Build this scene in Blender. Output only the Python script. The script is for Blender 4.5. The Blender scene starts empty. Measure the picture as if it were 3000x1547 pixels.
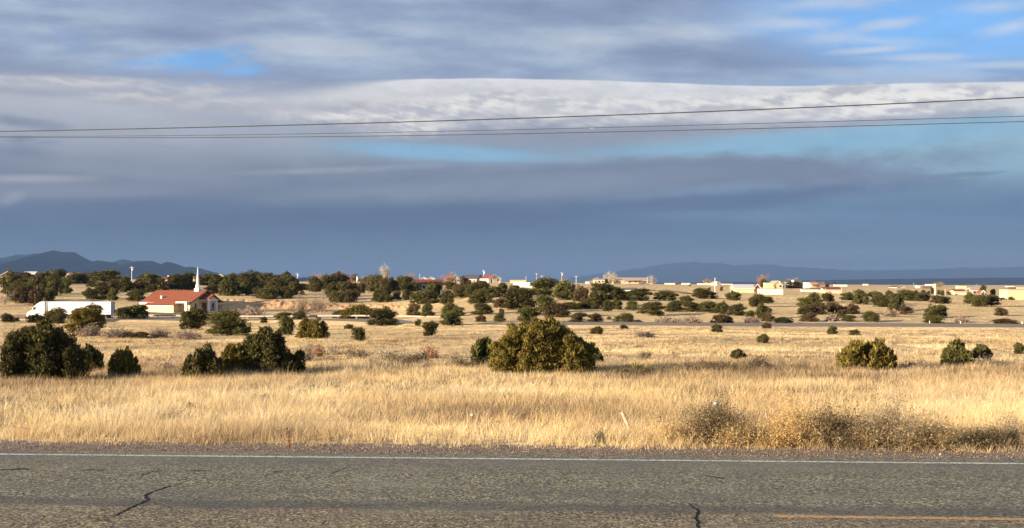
import bpy, math, random
import numpy as np
from mathutils import Vector, Matrix

# ------------------------------------------------------------------ camera, world, sun, exposure
sc = bpy.context.scene
col = sc.collection
F, HZ, CAMZ = 3400.0, 832.0, 2.35           # focal length and horizon in the photograph's own 3000 px frame
EXPO = 1.7
cam_d = bpy.data.cameras.new("camera")
cam = bpy.data.objects.new("camera", cam_d)
col.objects.link(cam)
cam.location = (0, 0, CAMZ)
cam.rotation_euler = (math.radians(90), 0, 0)
cam_d.sensor_width = 36.0
cam_d.lens = 36.0 * F / 3000.0
cam_d.shift_y = (HZ - 773.5) / 3000.0
cam_d.clip_start = 0.1
cam_d.clip_end = 200000
sc.camera = cam
sc.view_settings.view_transform = 'Standard'
sc.view_settings.look = 'None'
sc.view_settings.gamma = 1
sc.view_settings.use_curve_mapping = False
sc.view_settings.exposure = EXPO
sc.cycles.max_bounces = 5
sc.cycles.diffuse_bounces = 3
sc.cycles.volume_bounces = 0

SUN_EL, SUN_BACK = math.radians(12.0), math.radians(30.0)
SDIR = Vector((-math.cos(SUN_EL) * math.cos(SUN_BACK), -math.cos(SUN_EL) * math.sin(SUN_BACK), math.sin(SUN_EL)))
sun_d = bpy.data.lights.new("sun", 'SUN')
sun_d.energy = 5.0
sun_d.angle = math.radians(0.53)
sun_d.color = (1.0, 0.82, 0.58)
sun = bpy.data.objects.new("sun", sun_d)
col.objects.link(sun)
sun.rotation_euler = (-SDIR).to_track_quat('-Z', 'Y').to_euler()

world = bpy.data.worlds.new("World")
sc.world = world
world.use_nodes = True
WN, WL = world.node_tree.nodes, world.node_tree.links
WN.clear()


class G:
    """small helper to write node graphs as expressions"""
    def __init__(s, tree):
        s.t = tree; s.n = tree.nodes; s.l = tree.links
    def _set(s, sock, v):
        if hasattr(v, 'is_output') or isinstance(v, bpy.types.NodeSocket):
            s.l.new(v, sock)
        else:
            sock.default_value = v
    def m(s, op, a, b=None, c=None, clamp=False):
        n = s.n.new('ShaderNodeMath'); n.operation = op; n.use_clamp = clamp
        s._set(n.inputs[0], a)
        if b is not None: s._set(n.inputs[1], b)
        if c is not None: s._set(n.inputs[2], c)
        return n.outputs[0]
    def ss(s, x, a, b, lo=0.0, hi=1.0):
        n = s.n.new('ShaderNodeMapRange'); n.interpolation_type = 'SMOOTHSTEP'
        s._set(n.inputs[0], x); s._set(n.inputs[1], a); s._set(n.inputs[2], b)
        n.inputs[3].default_value = lo; n.inputs[4].default_value = hi
        return n.outputs[0]
    def mix(s, f, a, b):
        n = s.n.new('ShaderNodeMix'); n.data_type = 'RGBA'
        s._set(n.inputs[0], f)
        for i, v in ((6, a), (7, b)):
            s._set(n.inputs[i], v if isinstance(v, bpy.types.NodeSocket) else (*v[:3], 1.0))
        return n.outputs[2]
    def xyz(s, x, y, z=0.0):
        n = s.n.new('ShaderNodeCombineXYZ')
        for i, v in enumerate((x, y, z)): s._set(n.inputs[i], v)
        return n.outputs[0]
    def noise(s, vec, scale, detail=4.0, rough=0.55, dist=0.0):
        n = s.n.new('ShaderNodeTexNoise'); n.noise_dimensions = '3D'
        if vec is not None: s.l.new(vec, n.inputs['Vector'])
        n.inputs['Scale'].default_value = scale; n.inputs['Detail'].default_value = detail
        n.inputs['Roughness'].default_value = rough; n.inputs['Distortion'].default_value = dist
        return n.outputs[0]
    def ramp(s, x, stops):
        n = s.n.new('ShaderNodeValToRGB'); s._set(n.inputs[0], x)
        e = n.color_ramp.elements
        while len(e) < len(stops): e.new(0.5)
        for k, (p, c) in enumerate(stops):
            e[k].position = p; e[k].color = (*c[:3], 1.0)
        return n.outputs[0]


def lin(r, g, b):
    f = lambda v: (v / 255) / 12.92 if v / 255 <= 0.04045 else ((v / 255 + 0.055) / 1.055) ** 2.4
    return (f(r), f(g), f(b))


KSKY = 10.0 / 2 ** EXPO                      # cloud radiance, for a background strength of 0.1
def sk(r, g, b):
    return tuple(v * KSKY for v in lin(r, g, b))


def build_world():
    g = G(world.node_tree)
    geo = WN.new('ShaderNodeNewGeometry')
    tc = WN.new('ShaderNodeTexCoord')
    sep = WN.new('ShaderNodeSeparateXYZ'); WL.new(tc.outputs['Generated'], sep.inputs[0])
    dx, dy, dz = sep.outputs
    az = g.m('ARCTAN2', dx, dy)
    hor = g.m('SQRT', g.m('ADD', g.m('MULTIPLY', dx, dx), g.m('MULTIPLY', dy, dy)))
    t = g.m('DIVIDE', dz, g.m('MAXIMUM', hor, 0.05))
    A = lambda x: math.atan((x - 1500) / F)
    T = lambda y, x=1500: (HZ - y) / F * math.cos(A(x))
    # broad wavering so that no edge of a cloud is ruled straight
    n1 = g.noise(g.xyz(g.m('MULTIPLY', az, 4.0), g.m('MULTIPLY', t, 16.0), 0.3), 1.0, 5, 0.55)
    n2 = g.noise(g.xyz(g.m('MULTIPLY', az, 15.0), g.m('MULTIPLY', t, 46.0), 4.1), 1.0, 6, 0.62)
    n3 = g.noise(g.xyz(g.m('MULTIPLY', az, 42.0), g.m('MULTIPLY', t, 84.0), 8.7), 1.0, 6, 0.64, 0.4)
    c1 = g.m('SUBTRACT', n1, 0.5); c2 = g.m('SUBTRACT', n2, 0.5); c3 = g.m('SUBTRACT', n3, 0.5)
    tw = g.m('ADD', g.m('ADD', t, g.m('MULTIPLY', c1, 0.020)), g.m('MULTIPLY', c2, 0.010))

    sky = WN.new('ShaderNodeTexSky'); sky.sky_type = 'NISHITA'; sky.sun_disc = False
    sky.sun_elevation = SUN_EL
    sky.sun_rotation = math.atan2(SDIR.x, SDIR.y)
    sky.altitude = 1900; sky.air_density = 1.0; sky.dust_density = 0.6; sky.ozone_density = 1.5
    blue_n = WN.new('ShaderNodeMix'); blue_n.data_type = 'RGBA'; blue_n.blend_type = 'MULTIPLY'
    blue_n.inputs[0].default_value = 1.0
    WL.new(sky.outputs[0], blue_n.inputs[6]); blue_n.inputs[7].default_value = (0.95, 1.02, 1.05, 1)
    nish = blue_n.outputs[2]
    blue = g.mix(0.82, nish, sk(108, 168, 232))

    S = 0.26
    def prof(stops):
        return g.ramp(g.m('DIVIDE', tw, S, clamp=True), [(max(0, min(1, T(y) / S)), sk(*c)) for y, c in stops])
    left = prof([(832, (112, 132, 150)), (780, (106, 127, 147)), (700, (94, 116, 140)), (665, (96, 116, 141)),
                 (630, (101, 118, 144)), (560, (124, 134, 155)), (505, (146, 154, 169)), (440, (158, 165, 181)), (380, (182, 187, 198)),
                 (310, (180, 184, 196)), (240, (158, 168, 188)), (130, (140, 155, 185)), (0, (150, 165, 194))])
    mid = prof([(832, (108, 127, 148)), (770, (112, 132, 152)), (700, (98, 120, 147)), (640, (94, 114, 143)),
                (605, (103, 121, 148)), (540, (126, 139, 159)), (490, (138, 150, 168)), (455, (148, 168, 188)),
                (400, (160, 170, 186)), (330, (165, 172, 186)), (200, (152, 168, 196)), (0, (142, 158, 190))])
    right = prof([(832, (108, 130, 156)), (790, (116, 134, 155)), (740, (116, 140, 162)), (660, (100, 130, 163)), (600, (108, 140, 170)),
                  (545, (136, 168, 192)), (500, (152, 186, 206)), (440, (158, 192, 212)), (385, (158, 192, 216)), (330, (160, 190, 220)),
                  (200, (136, 178, 226)), (0, (120, 174, 234))])
    f1 = g.ss(g.m('ADD', az, g.m('MULTIPLY', c1, 0.25)), A(350), A(1300))
    f2 = g.ss(g.m('ADD', az, g.m('MULTIPLY', c1, 0.25)), A(1500), A(2700))
    out = g.mix(f2, g.mix(f1, left, mid), right)

    def blob(out, x, y, rx, ry, rot, colr, strength=1.0, soft=0.5, rag=0.6, frag=0.35):
        """a cloud patch: an ellipse in bearing and elevation with a ragged outline"""
        a0, t0 = A(x), T(y, x)
        u = g.m('SUBTRACT', az, a0); v = g.m('SUBTRACT', t, t0)
        r = math.radians(rot); ca, sa = math.cos(r), math.sin(r)
        uu = g.m('ADD', g.m('MULTIPLY', u, ca * F / rx), g.m('MULTIPLY', v, sa * F / rx))
        vv = g.m('ADD', g.m('MULTIPLY', u, -sa * F / ry), g.m('MULTIPLY', v, ca * F / ry))
        d = g.m('SQRT', g.m('ADD', g.m('MULTIPLY', uu, uu), g.m('MULTIPLY', vv, vv)))
        d = g.m('ADD', d, g.m('ADD', g.m('MULTIPLY', c2, rag), g.m('MULTIPLY', c3, frag)))
        f = g.ss(d, 1.0 + soft * 0.5, 1.0 - soft, 0.0, strength)
        return g.mix(f, out, colr if isinstance(colr, bpy.types.NodeSocket) else sk(*colr))

    # ---- high streaky deck over the upper part of the view
    tilt = g.m('ADD', g.m('ADD', t, g.m('MULTIPLY', g.m('SINE', g.m('MULTIPLY', g.m('ADD', az, 0.55), 3.4)), -0.022)), g.m('MULTIPLY', c1, 0.02))
    st = g.noise(g.xyz(g.m('MULTIPLY', az, 5.6), g.m('MULTIPLY', tilt, 31.0), 2.2), 1.0, 2.5, 0.45, 0.25)
    st2 = g.noise(g.xyz(g.m('MULTIPLY', az, 14.0), g.m('MULTIPLY', tilt, 70.0), 6.2), 1.0, 4, 0.5, 0.3)
    sm = g.m('ADD', g.m('ADD', g.m('MULTIPLY', st, 0.74), g.m('MULTIPLY', st2, 0.26)), g.m('MULTIPLY', c3, 0.05))
    deck = g.ramp(sm, [(0.31, sk(131, 147, 178)), (0.40, sk(143, 158, 189)), (0.47, sk(155, 171, 200)), (0.54, sk(171, 187, 210)), (0.63, sk(192, 203, 217))])
    edge = g.m('ADD', g.m('ADD', az, g.m('MULTIPLY', c1, 0.30)), g.m('MULTIPLY', g.m('SUBTRACT', t, 0.19), 2.3))
    dm = g.m('MULTIPLY', g.ss(tw, T(300), T(205)), g.ss(g.m('ADD', edge, g.m('MULTIPLY', c2, 0.10)), A(2830), A(2420)))
    out = g.mix(g.m('MULTIPLY', dm, 0.93), out, deck)
    out = blob(out, 2700, 190, 640, 52, -9, g.mix(g.ss(sm, 0.42, 0.60), sk(146, 162, 192), sk(188, 200, 218)), 0.95, 0.6, 0.7, 0.4)
    # the blue holes in it
    out = blob(out, 530, 178, 165, 30, 6, blue, 0.9, 0.8, 2.2, 1.6)
    out = blob(out, 700, 205, 80, 20, 4, blue, 0.8, 0.8, 2.2, 1.6)
    out = blob(out, 215, 118, 60, 30, -30, (132, 162, 208), 0.4, 1.1, 1.6, 1.0)
    # the open blue at the upper right and its wisps
    out = blob(out, 2720, 84, 540, 128, -7, blue, 0.92, 0.8, 0.8, 0.4)
    for (x, y, rx, ry, rot, s) in ((2330, 70, 110, 17, -3, .8), (2400, 12, 160, 22, 0, .7), (2605, 70, 62, 14, 3, .75), (2960, 80, 60, 16, 6, .8),
                                   (2910, 18, 90, 18, 0, .6), (2560, 120, 130, 12, -6, .5), (2560, 146, 80, 9, 0, .85), (2720, 168, 120, 9, -3, .7),
                                   (2960, 190, 120, 9, -3, .7), (2420, 112, 90, 20, 0, .5)):
        out = blob(out, x, y, rx * 1.25, ry * 1.2, rot, (206, 217, 233), s, 1.1, 2.0, 1.3)

    # ---- the long white bank with its sharp upper rim and puffed lower side
    rim = WN.new('ShaderNodeValToRGB'); rim.color_ramp.interpolation = 'CARDINAL'
    WL.new(g.m('ADD', az, 0.5, clamp=True), rim.inputs[0])
    rs = [(-300, 330), (350, 310), (480, 290), (600, 264), (720, 249), (1000, 234), (1300, 229), (1550, 230), (1800, 237), (2050, 245), (2280, 250), (2500, 248), (2750, 242), (3100, 234)]
    re_ = rim.color_ramp.elements
    while len(re_) < len(rs): re_.new(0.5)
    for k, (x, y) in enumerate(rs):
        re_[k].position = A(x) + .5; v = T(y, x) / 0.25; re_[k].color = (v, v, v, 1)
    ztop = g.m('MULTIPLY', rim.outputs[0], 0.25)
    ztop = g.m('ADD', ztop, g.m('ADD', g.m('MULTIPLY', c1, 0.003), g.m('MULTIPLY', c3, 0.0008)))
    up = g.ss(g.m('SUBTRACT', ztop, t), -0.0004, g.m('ADD', 0.0012, g.ss(az, A(1250), A(600), 0.0, 0.036)))
    zbot = g.m('ADD', g.ss(az, A(600), A(1300), T(338), T(398)), g.ss(az, A(2000), A(2900), 0.0, 0.007))
    dn = g.ss(g.m('ADD', g.m('ADD', t, g.m('MULTIPLY', c2, 0.020)), g.m('MULTIPLY', c3, 0.012)), g.m('SUBTRACT', zbot, 0.006), g.m('ADD', zbot, 0.006))
    lf = g.ss(g.m('ADD', g.m('ADD', az, g.m('MULTIPLY', c2, 0.18)), g.m('MULTIPLY', c1, 0.15)), A(380), A(800))
    def pf(ox, oy):
        a_ = g.m('ADD', az, ox); t_ = g.m('ADD', t, oy)
        return g.noise(g.xyz(g.m('ADD', g.m('MULTIPLY', a_, 34.0), g.m('MULTIPLY', t_, 30.0)), g.m('MULTIPLY', t_, 80.0), 1.4), 1.0, 6, 0.56, 0.15)
    puff = g.m('ADD', pf(0, 0), g.m('ADD', g.m('MULTIPLY', c1, 0.35), g.m('MULTIPLY', c2, 0.45)))
    relief = g.m('SUBTRACT', pf(0, 0), pf(-0.0045, 0.0035))       # sunlit upper left flanks of the billows
    dep = g.m('DIVIDE', g.m('SUBTRACT', ztop, t), 0.047)
    depn = g.m('SUBTRACT', g.m('ADD', dep, g.m('MULTIPLY', g.m('SUBTRACT', puff, 0.5), 1.0)), g.m('MULTIPLY', relief, 1.1))
    wcol = g.ramp(g.m('MULTIPLY', depn, 0.70), [(0.0, sk(234, 234, 236)), (0.14, sk(220, 221, 225)), (0.30, sk(228, 227, 227)), (0.44, sk(212, 211, 215)),
                                                (0.54, sk(188, 190, 200)), (0.66, sk(166, 171, 186)), (0.85, sk(150, 158, 176))])
    wb = g.m('MULTIPLY', g.m('MULTIPLY', up, dn), lf)
    out = g.mix(g.m('MULTIPLY', wb, 0.96), out, wcol)
    hl = g.ss(g.m('ADD', g.m('MULTIPLY', puff, 0.7), g.m('MULTIPLY', relief, 1.2)), 0.16, 0.56)
    for (x, y, rx, ry, rot, s) in ((1010, 324, 90, 22, 12, 1), (1200, 330, 230, 36, 6, 1), (1380, 300, 170, 26, 8, .9), (1200, 374, 190, 28, 0, .85), (1700, 330, 420, 40, 0, .5),
                                   (2300, 296, 480, 34, 2, .95), (2750, 288, 360, 34, 2, .95), (1650, 300, 260, 22, 0, .6), (2000, 290, 150, 20, 0, .5),
                                   (2520, 330, 260, 20, 2, .75), (2850, 325, 150, 14, 3, .8)):
        out = blob(out, x, y, rx, ry, rot, g.mix(hl, sk(196, 198, 206), sk(248, 245, 238)), s, 0.8, 1.3, 0.9)
    # its grey underside and the lilac cloud hanging from it
    for (x, y, rx, ry, rot, c, s) in ((1900, 382, 560, 22, 1, (152, 158, 176), .75), (1180, 430, 140, 14, 3, (148, 158, 176), .85), (2500, 362, 420, 16, 2, (160, 168, 186), .7),
                                      (1650, 400, 420, 20, 0, (158, 164, 180), .7), (2080, 424, 130, 12, 0, (152, 166, 188), .6), (850, 312, 320, 24, 2, (182, 182, 192), .7),
                                      (560, 330, 200, 14, 0, (184, 190, 202), .6)):
        out = blob(out, x, y, rx, ry, rot, c, s, 0.9, 0.9, 0.5)

    # ---- left side: warm white streaks, small dark scuds
    for (x, y, rx, ry, rot, c, s) in ((170, 245, 330, 18, 3, (196, 196, 204), .7), (120, 275, 300, 14, -2, (164, 168, 184), .6), (380, 290, 240, 14, 4, (190, 190, 198), .6),
                                      (120, 300, 330, 22, -3, (196, 198, 206), .55), (300, 395, 700, 55, 0, (180, 186, 198), .5), (60, 355, 110, 17, -6, (144, 152, 172), .9),
                                      (62, 408, 38, 11, 4, (140, 149, 170), .9), (145, 418, 36, 9, 6, (146, 156, 175), .7), (490, 430, 40, 8, 0, (150, 163, 182), .45),
                                      (50, 458, 110, 34, 4, (134, 144, 166), .95), (90, 524, 170, 13, 2, (192, 192, 200), .7), (180, 560, 420, 34, 2, (160, 164, 178), .6),
                                      (28, 587, 42, 18, 20, (188, 186, 190), .8), (330, 500, 500, 20, -4, (152, 160, 178), .5)):
        out = blob(out, x, y, rx, ry, rot, c, s, 0.9, 0.9, 0.6)
    for (x, y, rx, ry, rot, s_) in ((150, 236, 300, 16, 2, .8), (420, 282, 210, 13, 4, .7), (560, 262, 260, 20, 5, .6), (640, 300, 240, 18, 4, .55)):
        out = blob(out, x, y, rx, ry, rot, g.mix(hl, sk(184, 186, 196), sk(216, 214, 214)), s_, 0.8, 1.8, 1.2)
    # ---- blue slot under the white bank, and the long slate cloud below it
    for (x, y, rx, ry, rot, c, s) in ((1290, 447, 360, 26, -3, (146, 192, 222), .98), (2350, 428, 700, 46, 3, (148, 194, 222), .95), (2850, 470, 420, 60, 3, (152, 188, 208), .8),
                                      (1950, 466, 420, 12, 0, (166, 182, 196), .6), (1000, 498, 330, 10, 3, (172, 180, 192), .5),
                                      (1750, 524, 1000, 58, 2, (126, 137, 158), .95), (2300, 502, 420, 42, -4, (128, 138, 162), .92), (1350, 560, 760, 40, 4, (142, 153, 170), .8),
                                      (2640, 518, 130, 16, -6, (128, 146, 170), .8), (2780, 515, 110, 8, 4, (126, 150, 176), .8), (2900, 508, 56, 6, 5, (128, 154, 180), .8),
                                      (2560, 552, 150, 12, 5, (134, 158, 182), .6), (1950, 604, 760, 32, 4, (98, 115, 147), .9), (950, 650, 1050, 66, 1, (88, 108, 138), .75),
                                      (2450, 640, 620, 22, -2, (124, 152, 176), .5), (2750, 665, 520, 36, -2, (106, 136, 168), .7), (2300, 748, 620, 16, 1, (130, 148, 166), .6), (2850, 752, 330, 20, -3, (132, 148, 166), .6),
                                      (700, 705, 900, 30, 0, (99, 121, 145), .5), (1500, 790, 1000, 12, 0, (130, 146, 160), .5), (300, 620, 500, 40, 0, (104, 118, 146), .6)):
        out = blob(out, x, y, rx, ry, rot, c, s, 0.62, 0.75, 0.4)
    # overall fine mottling of the vapour
    fine = g.m('ADD', 1.0, g.m('ADD', g.m('MULTIPLY', c3, 0.17), g.m('ADD', g.m('MULTIPLY', c2, 0.32), g.m('MULTIPLY', c1, 0.26))))
    mm = WN.new('ShaderNodeVectorMath'); mm.operation = 'SCALE'
    WL.new(out, mm.inputs[0]); WL.new(fine, mm.inputs['Scale'])
    out = mm.outputs[0]
    # high overhead and all round the deck simply goes on
    over = g.ss(t, 0.30, 0.5)
    out = g.mix(over, out, g.mix(0.3, deck, nish))
    bg = WN.new('ShaderNodeBackground'); bg.inputs[1].default_value = 0.1
    wo = WN.new('ShaderNodeOutputWorld')
    WL.new(out, bg.inputs[0]); WL.new(bg.outputs[0], wo.inputs[0])
    world.cycles.sampling_method = 'MANUAL'
    world.cycles.sample_map_resolution = 512


build_world()

# ------------------------------------------------------------------ helpers
def tag(o, label=None, cat=None, group=None, kind=None):
    if label: o['label'] = label
    if cat: o['category'] = cat
    if group: o['group'] = group
    if kind: o['kind'] = kind
    return o


def empty(name, loc, rz=0.0, label=None, cat=None, group=None):
    o = bpy.data.objects.new(name, None)
    o.empty_display_size = 0.5
    col.objects.link(o)
    o.location = loc; o.rotation_euler = (0, 0, rz)
    return tag(o, label, cat, group)


def npmesh(name, V, T, mat, tint=None):
    """mesh from numpy vertices and triangles; tint: one float per vertex"""
    V = np.asarray(V, dtype=np.float32); T = np.asarray(T, dtype=np.int32)
    me = bpy.data.meshes.new(name)
    me.vertices.add(len(V)); me.vertices.foreach_set('co', V.ravel())
    me.loops.add(len(T) * 3); me.loops.foreach_set('vertex_index', T.ravel())
    me.polygons.add(len(T))
    me.polygons.foreach_set('loop_start', np.arange(0, len(T) * 3, 3, dtype=np.int32))
    me.update(calc_edges=True)
    if tint is not None:
        a = me.attributes.new('tint', 'FLOAT', 'POINT')
        a.data.foreach_set('value', np.asarray(tint, dtype=np.float32))
    if mat: me.materials.append(mat)
    return me


def link(name, me, parent=None):
    o = bpy.data.objects.new(name, me)
    col.objects.link(o)
    if parent is not None: o.parent = parent
    return o


class MB:
    """collects boxes, prisms, bars and plates into one mesh"""
    def __init__(s): s.v = []; s.f = []
    def quad(s, *p):
        n = len(s.v); s.v += [tuple(q) for q in p]; s.f.append(tuple(range(n, n + len(p)))); return s
    def box(s, x0, x1, y0, y1, z0, z1):
        n = len(s.v)
        s.v += [(x, y, z) for z in (z0, z1) for (x, y) in ((x0, y0), (x1, y0), (x1, y1), (x0, y1))]
        s.f += [tuple(n + i for i in q) for q in ((3, 2, 1, 0), (4, 5, 6, 7), (0, 1, 5, 4), (1, 2, 6, 5), (2, 3, 7, 6), (3, 0, 4, 7))]
        return s
    def prism(s, pts, a0, a1, axis='y'):
        """closed outline pts extruded from a0 to a1 along the axis"""
        n = len(s.v); k = len(pts)
        for a in (a0, a1):
            for (p, q) in pts:
                s.v.append({'y': (p, a, q), 'x': (a, p, q), 'z': (p, q, a)}[axis])
        s.f.append(tuple(n + i for i in range(k))); s.f.append(tuple(n + k + i for i in reversed(range(k))))
        for i in range(k):
            j = (i + 1) % k
            s.f.append((n + i, n + k + i, n + k + j, n + j))
        return s
    def bar(s, p, q, r0, r1=None, sides=6):
        r1 = r0 if r1 is None else r1
        p, q = Vector(p), Vector(q); d = (q - p).normalized()
        a = d.orthogonal().normalized(); b = d.cross(a)
        n = len(s.v)
        for c, r in ((p, r0), (q, r1)):
            for i in range(sides):
                th = 2 * math.pi * i / sides
                s.v.append(tuple(c + a * (math.cos(th) * r) + b * (math.sin(th) * r)))
        s.f += [(n + i, n + (i + 1) % sides, n + sides + (i + 1) % sides, n + sides + i) for i in range(sides)]
        s.f.append(tuple(n + i for i in reversed(range(sides)))); s.f.append(tuple(n + sides + i for i in range(sides)))
        return s
    def build(s, name, mat, parent=None, bevel=0.0, smooth=False):
        me = bpy.data.meshes.new(name); me.from_pydata(s.v, [], s.f)
        me.materials.append(mat)
        import bmesh
        bm = bmesh.new(); bm.from_mesh(me); bmesh.ops.recalc_face_normals(bm, faces=bm.faces)
        if bevel: bmesh.ops.bevel(bm, geom=list(bm.edges), offset=bevel, segments=2, affect='EDGES')
        bm.to_mesh(me); bm.free()
        if smooth:
            for p in me.polygons: p.use_smooth = True
        return link(name, me, parent)


def new_mat(name):
    m = bpy.data.materials.new(name); m.use_nodes = True
    m.node_tree.nodes.clear()
    g = G(m.node_tree)
    out = g.n.new('ShaderNodeOutputMaterial')
    return m, g, out


def mat_basic(name, c, rough=0.8, var=0.12, scale=3.0, spec=0.3, bump=0.0, bscale=20.0, metal=0.0):
    m, g, out = new_mat(name)
    tc = g.n.new('ShaderNodeTexCoord')
    b = g.n.new('ShaderNodeBsdfPrincipled')
    n = g.noise(tc.outputs['Object'], scale, 5, 0.6)
    f = g.ss(n, 0.3, 0.7)
    cl = tuple(v * (1 - var) for v in c); ch = tuple(min(1, v * (1 + var)) for v in c)
    g.l.new(g.mix(f, cl, ch), b.inputs['Base Color'])
    b.inputs['Roughness'].default_value = rough
    b.inputs['Specular IOR Level'].default_value = spec
    b.inputs['Metallic'].default_value = metal
    if bump:
        bn = g.n.new('ShaderNodeBump'); bn.inputs['Strength'].default_value = bump; bn.inputs['Distance'].default_value = 0.02
        g.l.new(g.noise(tc.outputs['Object'], bscale, 4, 0.6), bn.inputs['Height'])
        g.l.new(bn.outputs[0], b.inputs['Normal'])
    g.l.new(b.outputs[0], out.inputs[0])
    return m


def mat_leaf(name, stops, trans=0.25, pos_scale=None, pos_stops=None):
    """vegetation: colour from the per-leaf tint, optionally shifted by a patchy noise over the ground"""
    m, g, out = new_mat(name)
    at = g.n.new('ShaderNodeAttribute'); at.attribute_name = 'tint'
    c = g.ramp(at.outputs['Fac'], stops)
    if pos_scale:
        ge = g.n.new('ShaderNodeNewGeometry')
        pn = g.noise(ge.outputs['Position'], pos_scale, 5, 0.62)
        pn2 = g.noise(ge.outputs['Position'], pos_scale * 0.13, 3, 0.55)
        pp = g.ss(g.m('ADD', g.m('MULTIPLY', pn, 0.55), g.m('MULTIPLY', pn2, 0.45)), 0.40, 0.60)
        mx = g.n.new('ShaderNodeMix'); mx.data_type = 'RGBA'; mx.blend_type = 'MULTIPLY'; mx.inputs[0].default_value = 1.0
        g.l.new(c, mx.inputs[6]); g.l.new(g.mix(pp, pos_stops[0], pos_stops[1]), mx.inputs[7])
        c = mx.outputs[2]
    d = g.n.new('ShaderNodeBsdfDiffuse'); g.l.new(c, d.inputs[0])
    tr = g.n.new('ShaderNodeBsdfTranslucent'); g.l.new(c, tr.inputs[0])
    ms = g.n.new('ShaderNodeMixShader'); ms.inputs[0].default_value = trans
    g.l.new(d.outputs[0], ms.inputs[1]); g.l.new(tr.outputs[0], ms.inputs[2])
    g.l.new(ms.outputs[0], out.inputs[0])
    return m


# ---- value noise in numpy
def vnoise(x, y, seed=0, octaves=4, rough=0.5):
    x = np.asarray(x, float); y = np.asarray(y, float)
    tot = np.zeros(np.broadcast(x, y).shape); amp = 1.0; norm = 0.0
    for o in range(octaves):
        xi = np.floor(x).astype(np.int64); yi = np.floor(y).astype(np.int64)
        fx = x - xi; fy = y - yi
        fx = fx * fx * (3 - 2 * fx); fy = fy * fy * (3 - 2 * fy)
        def h(a, b):
            k = (a * 374761393 + b * 668265263 + (seed + o * 17) * 69069) & 0xFFFFFFFF
            k = ((k ^ (k >> 13)) * 1274126177) & 0xFFFFFFFF
            k = ((k ^ (k >> 16)) * 2246822519) & 0xFFFFFFFF
            return ((k ^ (k >> 15)) & 0xFFFF) / 65535.0
        v = (h(xi, yi) * (1 - fx) + h(xi + 1, yi) * fx) * (1 - fy) + (h(xi, yi + 1) * (1 - fx) + h(xi + 1, yi + 1) * fx) * fy
        tot = tot + amp * v; norm += amp; amp *= rough; x = x * 2.03 + 11.3; y = y * 2.03 + 5.7
    return tot / norm


# ------------------------------------------------------------------ the lie of the land
TD = np.array([17, 21, 28, 42, 54, 78, 98, 135, 150, 165, 182, 200, 216, 240, 265, 285, 310, 350, 400, 500, 600, 700, 900, 1300, 2500, 6000, 14000, 30000], float)
TU = np.array([0, 1000, 1500, 2000, 3000], float)
TR = np.array([
    [1300, 1250, 1182, 1105, 1055, 1003, 983, 965, 962, 958, 955, 952, 949, 942, 933, 923, 904, 877, 858, 838, 822, 816, 819, 822, 826, 829, 831, 832],
    [1300, 1250, 1180, 1102, 1052, 1002, 983, 965, 961, 957, 953, 949, 946, 940, 930, 913, 892, 870, 859, 847, 836, 826, 826, 828, 830, 831, 831.5, 832],
    [1302, 1252, 1180, 1100, 1050, 1001, 983, 963, 957, 939, 919, 901, 887, 874, 866, 862, 858, 853, 848, 841, 834, 829, 827, 829, 831, 832, 832, 832],
    [1305, 1254, 1180, 1098, 1048, 1001, 984, 964, 958, 940, 922, 905, 892, 881, 874, 871, 868, 864, 860, 853, 847, 842, 834, 832.8, 832.4, 832.6, 832.5, 832.3],
    [1310, 1257, 1182, 1095, 1046, 1001, 985, 966, 960, 944, 928, 911, 900, 890, 884, 881, 878, 875, 872, 865, 860, 856, 848, 842.5, 838.5, 837, 835, 833]])
RANG = math.radians(-3.55)                     # bearing of the near road
RO = Vector((0.0, 15.57))                      # a point on its white edge line
RT = Vector((math.cos(RANG), math.sin(RANG))); RNn = Vector((-math.sin(RANG), math.cos(RANG)))


def ground_z(X, Y):
    X = np.asarray(X, float); Y = np.asarray(Y, float)
    Yc = np.maximum(Y, 1.0)
    u = np.clip(1500 + F * X / Yc, 0, 3000)
    ld = np.log(np.clip(Yc, 17, 30000)); lt = np.log(TD)
    rows = np.stack([np.interp(ld, lt, TR[k]) for k in range(5)])
    k = np.clip(np.searchsorted(TU, u, side='right') - 1, 0, 3)
    f = (u - TU[k]) / (TU[k + 1] - TU[k])
    f = f * f * (3 - 2 * f)
    r = np.take_along_axis(rows, k[None], 0)[0] * (1 - f) + np.take_along_axis(rows, (k + 1)[None], 0)[0] * f
    z = CAMZ - (r - HZ) * np.clip(Yc, 17, 1e9) / F
    amp = np.interp(Yc, [20, 50, 120, 300, 900, 3000], [0.0, 0.10, 0.20, 0.42, 0.35, 0.0])
    z = z + amp * (vnoise(X / 26.0, Y / 17.0, 5, 3) - 0.5) * 2
    n = (X - RO.x) * RNn.x + (Y - RO.y) * RNn.y
    w = np.clip((n - 1.2) / 2.5, 0, 1); w = w * w * (3 - 2 * w)
    return np.where(n < 1.2, -0.03, z * w + (-0.03) * (1 - w))


_LD = np.exp(np.linspace(math.log(11.5), math.log(9000), 5000))
def place(px, py):
    """ground point seen at a photograph pixel (x, y): world X, Y, Z and pixels per metre there"""
    k = (px - 1500) / F
    gz = ground_z(_LD * k, _LD)
    ray = CAMZ - (py - HZ) * _LD / F
    hit = np.nonzero(gz >= ray)[0]
    if len(hit): D = _LD[hit[0]]
    else:
        sel = (_LD > 350) & (_LD < 1000)
        D = _LD[sel][np.argmax((gz - ray)[sel] / _LD[sel])]
    X = D * k
    return X, D, float(ground_z(np.array([X]), np.array([D]))[0]), F / D


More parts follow.
